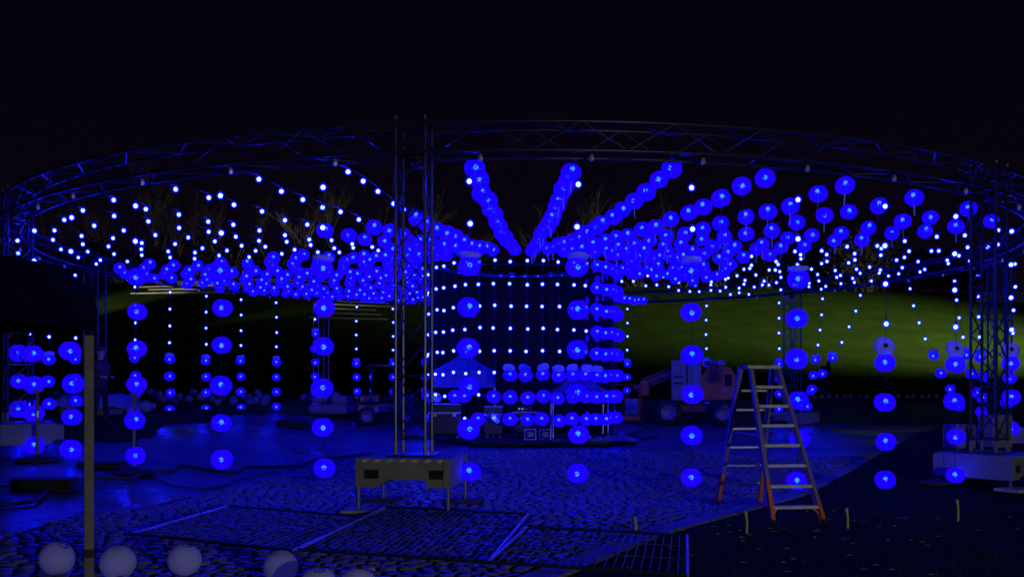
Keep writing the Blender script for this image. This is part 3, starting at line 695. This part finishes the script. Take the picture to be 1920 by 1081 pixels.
MB().box((0, .25, .06), (.4, .25, .12), 0, 0, .008).build('housing', 'case', o)
for x in (-.12, -.04): MB().box((x, .121, .07), (.025, .01, .02)).build('status_light', 'ledgreen', o)
pf = empty('power_distributor', (.62, 22.3, zd), 0, 'small steel framed power distributor on the deck', 'power box')
for sx in (-.18, .18):
    for s2 in (-.13, .13): rod('upright', (sx+s2, 0, 0), (sx+s2, 0, .26), .014, 'alu', pf)
    for z in (.02, .26): rod('bar', (sx-.14, 0, z), (sx+.14, 0, z), .014, 'alu', pf)
    MB().box((sx, .06, .14), (.16, .1, .14), 0, 0, .01).build('socket_panel', 'wire', pf)
def coil(c, r, label, mat='cable'):
    pts = [(r*(1+.07*math.sin(k*.7))*math.cos(k*.42), r*.9*(1+.07*math.cos(k*.9))*math.sin(k*.42), .014+.0022*k) for k in range(46)]
    tag(MB().path(pts, .013, 5).build('cable_coil', mat, None, c), label, 'cable coil', 'coils on the deck')
coil((.95, 21.75, zg(1, 21.7)+.05), .2, 'pale coiled cable in front of the power distributor', 'tarp')
coil((2.05, 21.85, zg(2, 21.8)+.05), .24, 'pale coiled cable beside the crumpled blue fabric', 'tarp')
hp = MB(); vv = []; hn = 18
for j in range(hn):
    for i in range(hn):
        u, v = i/(hn-1)*2-1, j/(hn-1)*2-1; rr = math.hypot(u, v)
        vv.append((u*.48, v*.3, max(0, .2*(1-rr**1.6))*(.75+.35*math.sin(u*7+v*3)*math.cos(v*6))))
hp.add(vv, [(j*hn+i, j*hn+i+1, (j+1)*hn+i+1, (j+1)*hn+i) for j in range(hn-1) for i in range(hn-1)])
tag(hp.build('crumpled_fabric', 'tarp', None, (2.55, 22.2, zd+.004), smooth=True), 'crumpled pale fabric heap on the deck edge', 'fabric heap')
# small fittings scattered on deck
for i in range(9):
    px = random.uniform(1080, 1180); Y = random.uniform(22, 23.2); p = at(px, Y, zd+.03)
    o = MB().lathe([(.02, -.03), (.035, -.02), (.035, .02), (.015, .035)], 8, cap=True).build('spare_bulb', 'alu', None, p); tag(o, 'small spare lamp fitting lying on the deck', 'lamp fitting', 'spare fittings on the deck')

# ------------------------------------------------------------------ black canopy and timber post (near left)
cn = empty('black_canopy', (-5.6, 6.2, 2.1), 0, 'black flat-roofed canopy with sagging fabric side', 'canopy')
def cface(y0, y1, x, nseg, name):
    vs = []
    for k in range(nseg+1):
        t = k/nseg; y = y0+(y1-y0)*t; top = .50-.02*math.sin(t*20)-.07*S((t-.9)/.1); bot = .02+.03*math.sin(t*9)
        vs += [(x+.03*math.sin(t*13), y, bot), (x+.04+.02*math.sin(t*17), y, (top+bot)/2), (x-.02, y, top), (x-.25, y, top+.04)]
    fs = []
    for k in range(nseg):
        for j in range(3): fs.append((k*4+j, k*4+4+j, k*4+5+j, k*4+1+j))
    return MB().add(vs, fs).build(name, 'canopy', cn, smooth=True)
cface(-4.2, 1.72, 2.04, 40, 'side_panel')
MB().box((-.1, -1.25, .47), (4.0, 5.9, .06), 0, 0, .02).build('roof_sheet', 'canopy', cn)
MB().box((-.1, 1.68, .26), (4.1, .06, .46), 0, 0, .02).build('end_panel', 'canopy', cn)
post = empty('timber_post', (-3.545, 7.78, 0), R(24), 'weathered square timber post with a black band near its foot', 'post')
MB().box((0, 0, 1.05), (.075, .075, 2.10), 0, 0, .005).build('shaft', 'wood', post)
MB().box((0, 0, .28), (.082, .082, .07), 0, 0, .004).build('band', 'rubber', post)
MB().box((0, 0, .012), (.2, .2, .02), 0, 0, .004).build('foot_plate', 'steel', post)
for x in (-4.0, 1.9):
    pass
for (x, y) in ((-2.0, -4.1), (1.95, -4.1), (-2.0, 1.6)): rod('leg', (x, y, -2.1), (x, y, .45), .03, 'rubber', cn, 6)

# ------------------------------------------------------------------ stanchions, rubber blocks, cables
def stanchion(px, Y, h, label, wpx=0):
    p = at(px, Y); t = empty('stanchion', p, 0, label, 'stanchion', 'pipe stanchions on rubber feet')
    MB().lathe([(.34, 0), (.36, .02), (.35, .05), (.30, .075), (.08, .085), (.06, .12)], 20, cap=True).build('foot', 'rubber', t, smooth=True)
    MB().path([(0, 0, .05), (.004, 0, h*.5), (0, 0, h)], .032, 10).build('pipe', 'rust', t, smooth=True)
    MB().lathe([(.037, h*.62), (.037, h*.72)], 10).build('collar', 'steel', t)
    MB().box((-.015, 0, h-.005), (.11, .075, .05), 0, 0, .006).build('cap', 'wood', t)
stanchion(70, 15.9, 1.22, 'pipe stanchion on a rubber foot before the block under the canopy')
stanchion(251, 15.2, 1.32, 'pipe stanchion on a rubber foot nearest the timber post')
def block(px, Y, d, rz, label):
    p = at(px, Y); t = empty('rubber_block', p, rz, label, 'rubber block', 'rubber ballast blocks on the plaza'); w_, dp, h = d
    MB().box((0, 0, h*.3), (w_, dp, h*.6), 0, 0, .02).build('slab', 'rubber', t)
    MB().box((.02, 0, h*.72), (w_*1.06, dp*1.04, h*.24), .04, 0, .015).build('slab', 'rubber', t); MB().box((-.01, .01, h*.93), (w_, dp*.9, h*.16), -.03, 0, .012).build('slab', 'rubber', t)
    for s_ in (-1, 1): MB().box((s_*w_*.52, 0, h*.9), (.05, dp*.4, .06), 0, 0, .012).build('grip', 'rubber', t)
block(84, 13.5, (.82, .4, .13), .05, 'thick rubber block lying before the canopy-side stanchion')
block(192, 15.4, (.72, .4, .1), -.05, 'flat rubber block partly behind the timber post')
block(550, 25.5, (.82, .5, .2), .03, 'stacked rubber block alone on the open plaza')
def cable_on_ground(pts, r, label):
    vv = []
    for (a, b) in zip(pts, pts[1:]):
        for k in range(6): t = k/6; vv.append((a[0]+(b[0]-a[0])*t, a[1]+(b[1]-a[1])*t))
    vv.append(pts[-1])
    for _ in range(2): vv = [vv[0]]+[((vv[i-1][0]+2*vv[i][0]+vv[i+1][0])/4, (vv[i-1][1]+2*vv[i][1]+vv[i+1][1])/4) for i in range(1, len(vv)-1)]+[vv[-1]]
    tag(MB().path([(x, y, zg(x, y)+r+.012) for x, y in vv], r, 6).build('ground_cable', 'cable', smooth=True), label, 'cable', 'cables across the plaza')
def g2(px, py, z=0.03): Y = (CAMZ-z)*FPX/(py-HOR); return ((px-960)/FPX*Y, Y)
cable_on_ground([g2(-60, 966), g2(0, 956), g2(70, 950), g2(88, 938), g2(140, 932), g2(170, 922), g2(250, 918), g2(275, 905), g2(320, 903), g2(335, 894), g2(440, 896), g2(455, 886), g2(560, 884), g2(575, 876), g2(660, 868), g2(760, 862)], .03, 'thick zigzag black cable trailing across the plaza to the front block')
cable_on_ground([g2(-30, 934), g2(60, 938), g2(150, 935), g2(200, 926)], .015, 'thin black cable beside the zigzag cable')
cable_on_ground([g2(280, 911), g2(330, 919), g2(400, 918), g2(450, 902), g2(520, 889)], .014, 'thin black cable looping off the post stanchion')
cable_on_ground([g2(880, 838), g2(1000, 837), g2(1120, 838), g2(1190, 834), g2(1215, 822)], .028, 'black cable along the front of the central deck')

# ------------------------------------------------------------------ fence panels lying on the cobbles
def fence_panel(p00, p10, p01, label, nw=24):
    o0 = Vector(p00); ux = Vector(p10)-o0; uy = Vector(p01)-o0
    t = empty('fence_panel', o0, 0, label, 'fence panel', 'fence panels lying flat')
    z = Vector((0, 0, .035)); c = [z*1, ux+z, ux+uy+z, uy+z]
    for i in range(4): rod('frame_tube', c[i], c[(i+1) % 4], .015, 'steel' if i % 2 else 'cable', t, 8)
    for k in range(1, nw): rod('wire', ux*k/nw+z, ux*k/nw+uy+z, .0042, 'wire', t, 4)
    for k in (1, 2): rod('cross_wire', uy*k/3+z*1.15, uy*k/3+ux+z*1.15, .0042, 'wire', t, 4)
def gp(px, py): x, y = g2(px, py, .04); return (x, y, .04)
a0, a1 = gp(560, 1036), gp(722, 955); b0, b1 = gp(915, 1060), gp(988, 993); c0, c1 = gp(1289, 1085), gp(1302, 1010)
fence_panel(a0, b0, a1, 'steel mesh fence panel lying flat in front of the jack-legged block')
fence_panel(b0, c0, b1, 'steel mesh fence panel lying flat across the kerb corner', 22)
d0, d1 = gp(246, 1006), gp(428, 953)
fence_panel(d0, gp(548, 1038), d1, 'steel mesh fence panel lying flat on the timber post side', 22)

# ------------------------------------------------------------------ ladder
ld = empty('stepladder', (3.2, 12, 0), 0, 'open A-frame stepladder with orange lower rails on the lawn edge', 'ladder')
def lp(p): return Vector(p)-Vector((3.2, 12, 0))
zl = .02
F = [lp((3.12, 11.08, zl)), lp((3.74, 11.15, zl))]; FT = [lp((3.06, 11.9, 1.9)), lp((3.42, 11.98, 1.9))]
B = [lp((2.87, 12.95, zl)), lp((3.47, 13.0, zl))]; BT = [lp((2.96, 12.02, 1.9)), lp((3.40, 12.12, 1.93))]
def rail(a, b, name, split):
    m_ = a.lerp(b, split); d = (b-a).normalized(); up = Vector((0, 0, 1))
    def seg(p, q, mat, nm, wid=.05, dep=.085):
        mb = MB(); L = (q-p).length
        T = Matrix.Translation(p) @ (q-p).to_track_quat('Z', 'Y').to_matrix().to_4x4()
        mb.box((0, 0, L/2), (wid, dep, L), 0, 0, .004, T); return mb.build(nm, mat, ld)
    r_ = seg(m_, b, 'ladder_rail', name); k_ = seg(a, m_, 'orange_rail', 'rail_lower')  # lower rail piece orange, upper piece violet
    seg(a, a.lerp(b, .02), 'rubber', 'foot', .05, .095)
rail(F[0], FT[0], 'front_rail', .27); rail(F[1], FT[1], 'front_rail', .0001 if False else .12)
rail(B[0], BT[0], 'rear_rail', .24); rail(B[1], BT[1], 'rear_rail', .24)
mid = (FT[0]+FT[1]+BT[0]+BT[1])/4
MB().box(mid+Vector((0, -.05, 0)), (.46, .2, .045), R(10), 0, .01).build('top_cap', 'tread', ld)
for k in range(7):
    t = .1+.128*k; a = F[0].lerp(FT[0], t); b = F[1].lerp(FT[1], t); c = (a+b)/2; d = b-a
    MB().box(c, (d.length-.03, .09, .038), math.atan2(d.y, d.x), 0, .005).build('tread', 'tread', ld)
    t2 = .16+.135*k
    if k < 6:
        a = B[0].lerp(BT[0], t2); b = B[1].lerp(BT[1], t2); c = (a+b)/2; d = b-a
        MB().box(c, (d.length-.03, .03, .03), math.atan2(d.y, d.x), 0, .004).build('rear_bar', 'alu', ld)
for s_ in (0, 1): rod('spreader', F[s_].lerp(FT[s_], .55), B[s_].lerp(BT[s_], .55), .008, 'alu', ld)
a = F[0].lerp(FT[0], .1); rod('tread_brace', a+Vector((.08, 0, 0)), F[0].lerp(FT[0], .04), .008, 'alu', ld)
a = F[1].lerp(FT[1], .1); rod('tread_brace', a-Vector((.08, 0, 0)), F[1].lerp(FT[1], .04), .008, 'alu', ld)

# stakes
for px, py0, py1, lab in [(1192, 1003, 969, 'short yellow stake at the kerb by the fence panel corner'), (1400, 1001, 959, 'short yellow stake beside the stepladder front foot'), (1589, 992, 953, 'short yellow stake alone on the lawn beyond the stepladder'), (1796, 978, 937, 'short yellow stake before the ballast block beyond the stepladder')]:
    x, y = g2(px, py1+(py0-py1)*1.0, .0); h = (py0-py1)*y/FPX
    t = empty('marker_stake', (x, y, zg(x, y)), 0, lab, 'stake', 'yellow stakes in the lawn')
    MB().path([(0, 0, -.05), (.004, 0, h*.5), (-.008, 0, h)], .014, 6).build('shaft', 'stake', t); MB().lathe([(.018, h-.04), (.018, h), (.006, h+.01)], 8, cap=True).build('tip', 'stake', t, (-.008, 0, 0))

# ------------------------------------------------------------------ unlit lanterns
ul = MB(); ul.lathe(prof, 20, 0); ULM = ul.mesh('unlit_lantern', 'folded', True); ULD = ul.mesh('unlit_lantern', 'dimmed', True)
URING = MB().lathe([(.036, .124), (.046, .124), (.046, .131), (.036, .131), (.036, .124)], 14).mesh('opening_ring', 'wire')
def unlit(p, s_, rot, label, group):
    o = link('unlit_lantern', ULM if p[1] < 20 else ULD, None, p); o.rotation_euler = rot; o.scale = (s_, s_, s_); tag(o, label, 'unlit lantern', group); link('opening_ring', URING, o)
ulab = ['unlit white lantern lying on the cobbles beyond the timber post, post far side', 'unlit white lantern lying beside the foot of the timber post', 'unlit white lantern, third of the row from the timber post', 'unlit white lantern lying at the corner of the fence panel', 'unlit white lantern just before the fence panel corner lantern', 'unlit white lantern at the row end farthest from the timber post']
for (px, py, s_, rt), lab in zip([(107, 1046, 1.02, (.1, .5, 0)), (221, 1054, 1.02, (-.5, -.3, 0)), (346, 1049, .98, (.05, .2, 0)), (526, 1062, .98, (-.6, -.4, 0)), (597, 1098, 1, (.2, .1, 0)), (672, 1099, 1, (-.2, .2, 0))], ulab):
    Y = (CAMZ-.165)*FPX/(py-HOR); unlit(((px-960)/FPX*Y, Y, .165), s_, Euler(rt), lab, 'unlit lanterns on the cobbles')
ru = random.Random(9)
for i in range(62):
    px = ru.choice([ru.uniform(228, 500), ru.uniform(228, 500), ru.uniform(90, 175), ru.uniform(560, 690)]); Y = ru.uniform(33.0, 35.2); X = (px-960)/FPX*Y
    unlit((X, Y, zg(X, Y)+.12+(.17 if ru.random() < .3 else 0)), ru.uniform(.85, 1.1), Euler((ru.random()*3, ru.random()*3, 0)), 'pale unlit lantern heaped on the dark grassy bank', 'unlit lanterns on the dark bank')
for i in range(20):
    px = 1510+i*14.6+ru.uniform(-3, 3); Y = 37.5+.05*i; X = (px-960)/FPX*Y
    unlit((X, Y, zg(X, Y)+.09), .62, Euler((ru.random()*3, ru.random()*3, 0)), 'small pale unlit lantern in the row at the foot of the lit hillside', 'row of unlit lanterns below the hillside')
for i, (px, Y, s_) in enumerate([(272, 26.3, 1.3), (262, 29, .9), (286, 29.5, .8)]):
    X = (px-960)/FPX*Y; unlit((X, Y, zg(X, Y)+.15*s_), s_, Euler((.4, .3, 0)), 'pale unlit lantern resting near the tarp-draped block', 'unlit lanterns by the tarp')

# ------------------------------------------------------------------ table, tarp, person
# tarp over the ballast by the person
pb = ringpt(-96.2, RR, 0); tv = []; tn = 16
for j in range(tn):
    for i in range(tn):
        u, v = i/(tn-1), j/(tn-1); x = -1.1+2.0*u; y = -.95+1.5*v
        d = max(0, abs(x+.1)-.66, -(y+.62)); z = .54-1.0*d+.03*math.sin(x*9+y*5)*math.cos(y*7)
        tv.append((x, y, max(.03, z)))
o = MB().add(tv, [(j*tn+i, j*tn+i+1, (j+1)*tn+i+1, (j+1)*tn+i) for j in range(tn-1) for i in range(tn-1)]).build('tarp', 'tarp', None, (pb.x+.2, pb.y-.1, zg(pb.x, pb.y)+.03), smooth=True); tag(o, 'pale tarp thrown over the ballast block behind the person', 'tarp')
bt = empty('spray_bottle', (pb.x+.45, pb.y-1.25, zg(pb.x+.4, pb.y-1.2)+.0), 0, 'tall white canister with a yellow cap beside the tarp', 'canister')
MB().lathe([(.14, 0), (.15, .03), (.15, .5), (.06, .58), (.05, .8)], 14, cap=True).build('bottle', 'white', bt, smooth=True)
MB().lathe([(.075, .78), (.075, .88), (.05, .9)], 12, cap=True).build('cap', 'stake', bt)

def person(loc, rz):
    me = bpy.data.meshes.new('person'); J = {}; vsk = []; edges = []
    def j(n, p, r, par=None):
        J[n] = len(vsk); vsk.append((Vector(p), r))
        if par: edges.append((J[par], J[n]))
    j('pel', (0, 0, .95), .135); j('waist', (0, 0, 1.1), .125, 'pel'); j('chest', (.0, 0, 1.32), .155, 'waist'); j('neckb', (.0, 0, 1.48), .09, 'chest'); j('neck', (.015, 0, 1.55), .052, 'neckb')
    j('head0', (.03, 0, 1.62), .075, 'neck'); j('head1', (.03, 0, 1.70), .095, 'head0'); j('head2', (.015, 0, 1.78), .07, 'head1')
    for s_, q in ((1, 'l'), (-1, 'r')):
        j('hip'+q, (0, .09*s_, .9), .1, 'pel'); j('knee'+q, (.03*s_+.02, .11*s_, .5), .066, 'hip'+q); j('ank'+q, (.05*s_-.02, .12*s_, .1), .045, 'knee'+q); j('toe'+q, (.05*s_+.14, .13*s_, .04), .036, 'ank'+q)
        j('sh'+q, (0, .19*s_, 1.41), .07, 'chest'); j('elb'+q, (-.02, .25*s_, 1.13), .05, 'sh'+q); j('wri'+q, (.24, .12*s_, 1.12), .034, 'elb'+q)
    me.from_pydata([v for v, _ in vsk], edges, []); o = bpy.data.objects.new('person', me); col.objects.link(o)
    me.materials.append(M['jacket']); me.materials.append(M['trousers']); me.materials.append(M['skin'])
    o.modifiers.new('Skin', 'SKIN')
    for i, (_, r) in enumerate(vsk): me.skin_vertices[0].data[i].radius = (r, r); me.skin_vertices[0].data[i].use_root = (i == 0)
    sub = o.modifiers.new('Sub', 'SUBSURF'); sub.levels = 2; sub.render_levels = 2
    dg = bpy.context.evaluated_depsgraph_get(); dg.update(); m2 = bpy.data.meshes.new_from_object(o.evaluated_get(dg))
    o.modifiers.clear(); o.data = m2; m2.materials.clear()
    for k in ('jacket', 'trousers', 'skin'): m2.materials.append(M[k])
    for p_ in m2.polygons:
        c = p_.center; p_.use_smooth = True
        p_.material_index = 2 if c.z > 1.53 or (c.x > .21 and 1.0 < c.z < 1.3) else (1 if c.z < .93 else 0)
    o.location = loc; o.rotation_euler = (0, 0, rz)
    tag(o, 'person in dark jacket and black trousers standing beside the timber post, hands together', 'person')
    hr = MB(); hr.lathe([(.001, .115), (.05, .105), (.085, .07), (.1, .02), (.098, -.03), (.085, -.07)], 16, T=Matrix.Translation((.0, 0, 1.735)) @ Matrix.Rotation(R(-18), 4, 'Y')); hr.build('hair', 'hair', o, smooth=True)
    MB().path([(.12, 0, 1.70), (.142, 0, 1.675), (.12, 0, 1.66)], [.008, .016, .012], 6).build('nose', 'skin', o, smooth=True)
    for s_ in (1, -1):
        MB().lathe(sphere(.022, 8, 5), 8, T=Matrix.Translation((.02, .097*s_, 1.69)) @ Matrix.Diagonal((1, .45, 1.4, 1))).build('ear', 'skin', o, smooth=True)
        MB().lathe(sphere(.009, 6, 4), 6, T=Matrix.Translation((.115, .035*s_, 1.715))).build('eye', 'hair', o, smooth=True)
        for k in range(4):
            y = (.085+.02*k)*s_; L = (.05, .056, .052, .042)[k]
            MB().path([(.25, y, 1.125), (.275, y, 1.12), (.275+L*.6, y*.85, 1.105), (.27+L*.8, y*.7, 1.08)], [.010, .0095, .009, .007], 6).build('finger', 'skin', o, smooth=True)
        MB().path([(.25, .075*s_, 1.13), (.27, .05*s_, 1.145), (.3, .035*s_, 1.14)], [.011, .010, .008], 6).build('thumb', 'skin', o, smooth=True)
    MB().box((.123, 0, 1.64), (.012, .045, .01), 0, 0, .003).build('mouth', 'skin', o)
    return o
pp = at(188, 21.6); person(pp, R(-25))

# ------------------------------------------------------------------ vehicles at the back
def wheel(parent, c, r, wd, axis='Y', rimmat='wire'):
    T = Matrix.Translation(c) @ Matrix.Rotation(R(90), 4, 'X')
    t = MB().lathe([(r*.58, -wd/2), (r*.9, -wd/2), (r, -wd*.32), (r, wd*.32), (r*.9, wd/2), (r*.58, wd/2)], 20, T=T).build('tyre', 'rubber', parent, smooth=True)
    MB().lathe([(.001, -wd*.3), (r*.2, -wd*.36), (r*.5, -wd*.3), (r*.6, -wd*.5), (r*.6, wd*.5), (r*.5, wd*.3), (.001, wd*.3)], 16, T=T).build('rim', rimmat, t, smooth=True)
# boom lift: boom toward -x, engine cover +x
bp_ = at(1300, 30.2); bl_ = empty('boom_lift', bp_, R(-14), 'orange boom lift parked at the back with its work platform lowered', 'boom lift')
MB().box((.15, 0, .55), (2.3, 1.0, .3), 0, 0, .05).build('chassis', 'red', bl_)
for sx in (-.75, .95):
    for sy in (-.62, .62): wheel(bl_, (sx, sy, .42), .42, .3)
MB().box((-.42, -.5, 1.45), (.48, .5, 1.3), 0, 0, .04).build('counterweight', 'white', bl_)
MB().box((.05, -.35, 1.65), (.45, .5, .9), 0, 0, .04).build('turret', 'tarp', bl_)
pr = [(.2, .8), (1.35, .85), (1.45, 1.35), (1.2, 1.85), (.55, 1.95), (.25, 1.5)]
nn = len(pr); MB().add([(x, -.55, z) for x, z in pr]+[(x, .45, z) for x, z in pr], [tuple(range(nn)), tuple(range(2*nn-1, nn-1, -1))]+[(k, k+nn, (k+1) % nn+nn, (k+1) % nn) for k in range(nn)]).build('engine_cover', 'orange', bl_)
MB().box((1.12, -.56, 1.45), (.22, .02, .35), 0, 0, .005).build('vent', 'pocket', bl_); MB().box((1.0, -.565, 1.12), (.26, .02, .12), 0, 0, .004).build('data_plate', 'white', bl_)
MB().box((.5, -.05, 2.0), (1.1, .3, .16), 0, 0, .03).build('boom_rear', 'tarp', bl_)
MB().path([(.1, .05, 1.95), (-1.9, .05, 1.15)], .12, 4).build('boom', 'white', bl_); MB().path([(.0, .25, 2.1), (-1.7, .25, 1.42)], .07, 4).build('boom_link', 'orange', bl_)
MB().box((-1.55, -.2, 1.2), (.3, .25, .5), 0, 0, .03).build('platform_bracket', 'orange', bl_); MB().path([(-1.0, -.5, .72), (-.5, -.5, .72)], .09, 8).build('hose_drum', 'white', bl_)
bk = MB().box((-2.15, -.1, .22), (.95, .7, .16), 0, 0, .02).build('platform_floor', 'orange', bl_)
for x in (-2.6, -2.15, -1.7):
    for y in (-.43, .23): rod('platform_post', (x, y, .28), (x, y, 1.3), .022, 'orange', bl_)
for z in (.8, 1.3):
    for y in (-.43, .23): rod('platform_rail', (-2.6, y, z), (-1.7, y, z), .022, 'orange', bl_)
    for x in (-2.6, -1.7): rod('platform_rail', (x, -.43, z), (x, .23, z), .022, 'orange', bl_)
MB().box((-1.95, -.45, .6), (.4, .04, .5), 0, 0, .01).build('control_panel', 'tarp', bl_)
for k in range(3): MB().path([(-.2-.02*k, -.12, 1.9), (-.6, -.16-.03*k, 1.5-.1*k), (-1.1, -.14, 1.52), (-1.6, -.1, 1.25)], .016, 5).build('hose', 'rubber', bl_, smooth=True)
for x in (.35, .6, .85): rod('hand_rail', (x, -.5, 1.9), (x, -.5, 2.12), .012, 'alu', bl_)
for z in (1.0, 1.2): MB().box((-.42, -.756, z+.35), (.3, .008, .05)).build('louvre', 'pocket', bl_)
# utility vehicle
up_ = at(722, 30.3); uv = empty('utility_vehicle', up_, R(12), 'dark red open-sided utility vehicle parked behind the front tower', 'utility vehicle')
MB().box((0, 0, .55), (1.9, 1.25, .35), 0, 0, .06).build('body', 'red', uv); MB().box((-.55, -.1, .85), (.7, 1.1, .3), 0, 0, .06).build('hood', 'red', uv)
MB().box((.6, 0, .85), (.75, 1.15, .28), 0, 0, .03).build('cargo_bed', 'red', uv); MB().box((.12, 0, .82), (.42, 1.0, .14), 0, 0, .04).build('seat', 'rubber', uv); MB().box((.32, 0, 1.15), (.12, 1.0, .55), 0, 0, .04).build('backrest', 'rubber', uv)
for x in (-.5, .42):
    for y in (-.55, .55): rod('roof_post', (x, y, .8), (x+.08*(x < 0), y, 1.88), .026, 'red', uv)
MB().box((.02, 0, 1.92), (1.2, 1.3, .06), 0, 0, .02).build('roof', 'red', uv); MB().box((-.47, -.0, 1.42), (.02, 1.05, .7), 0, 0, .004).build('windscreen', 'glass_dark', uv)
MB().box((-.2, -.635, .52), (.34, .012, .18), 0, 0, .004).build('number_plate', 'white', uv)
for y in (-.4, .4): MB().lathe(sphere(.07, 10, 6), 10, T=Matrix.Translation((-.9, y, .88))).build('headlight', 'alu', uv, smooth=True)
for sx in (-.62, .62):
    for sy in (-.6, .6): wheel(uv, (sx, sy, .3), .3, .22, rimmat='wire')
# stack of blue-lit wrapped stock beside the utility vehicle
for i, (px, Y, d, z) in enumerate([(622, 32, (1.5, .6, .34), .0), (640, 32.1, (.7, .5, .3), .35), (600, 31.9, (.5, .5, .28), .35)]):
    p = at(px, Y); o = MB().box((0, 0, d[2]/2), d, .1*i, 0, .08).build('wrapped_bundle', 'tarp', None, p+Vector((0, 0, z))); tag(o, ['long pale wrapped bundle on the bank by the utility vehicle', 'short pale bundle on top of the long bundle, vehicle side', 'short pale bundle on top of the long bundle, post side'][i], 'bundle')
# boxes on and behind the side tower base
pb = ringpt(39.2, RR, 0)
for i, (dx, dy, d, lab) in enumerate([(-.1, .8, (.4, .35, .4), 'pale equipment box standing behind the tower beyond the stepladder'), (.6, .95, (.42, .35, .55), 'taller pale equipment box behind the tower beyond the stepladder')]):
    e = empty('equipment_box', (pb.x+dx, pb.y+dy, zg(pb.x+dx, pb.y+dy)), .3, lab, 'equipment box')
    MB().box((0, 0, d[2]/2+.55), d, 0, 0, .02).build('housing', 'tarp', e); MB().box((0, -d[1]/2-.006, d[2]/2+.58), (d[0]*.7, .012, d[2]*.5), 0, 0, .004).build('front_panel', 'white', e)
    for sx in (-1, 1):
        for sy in (-1, 1): rod('leg', (sx*d[0]*.4, sy*d[1]*.4, 0), (sx*d[0]*.4, sy*d[1]*.4, .56), .02, 'wire', e)
# assumed lamp masts, unseen, added for the assumed lights (behind and beside the viewer)
def mast(loc, h, label, aim):
    t = empty('assumed_lamp_mast', (loc[0], loc[1], zg(loc[0], loc[1])), 0, label, 'assumed lamp post')
    MB().lathe([(.09, 0), (.08, .3), (.06, h-.3), (.05, h+.25)], 10, cap=True).build('pole', 'wire', t, smooth=True)
    MB().box((0, 0, h+.45), (.4, .3, .12), aim, 0, .02).build('lamp_head', 'wire', t)
mast((8, -10.25), 2.1, 'assumed street lamp post, unseen behind the viewer', 0)  # lamp assumed from the light on surfaces facing the viewer
mast((46.4, 43.6), 13.6, 'assumed tall flood light mast, unseen beside the hillside', 0)
mast((-39.2, 49.7), 2.2, 'assumed short flood light post, unseen below the stone steps', 0)
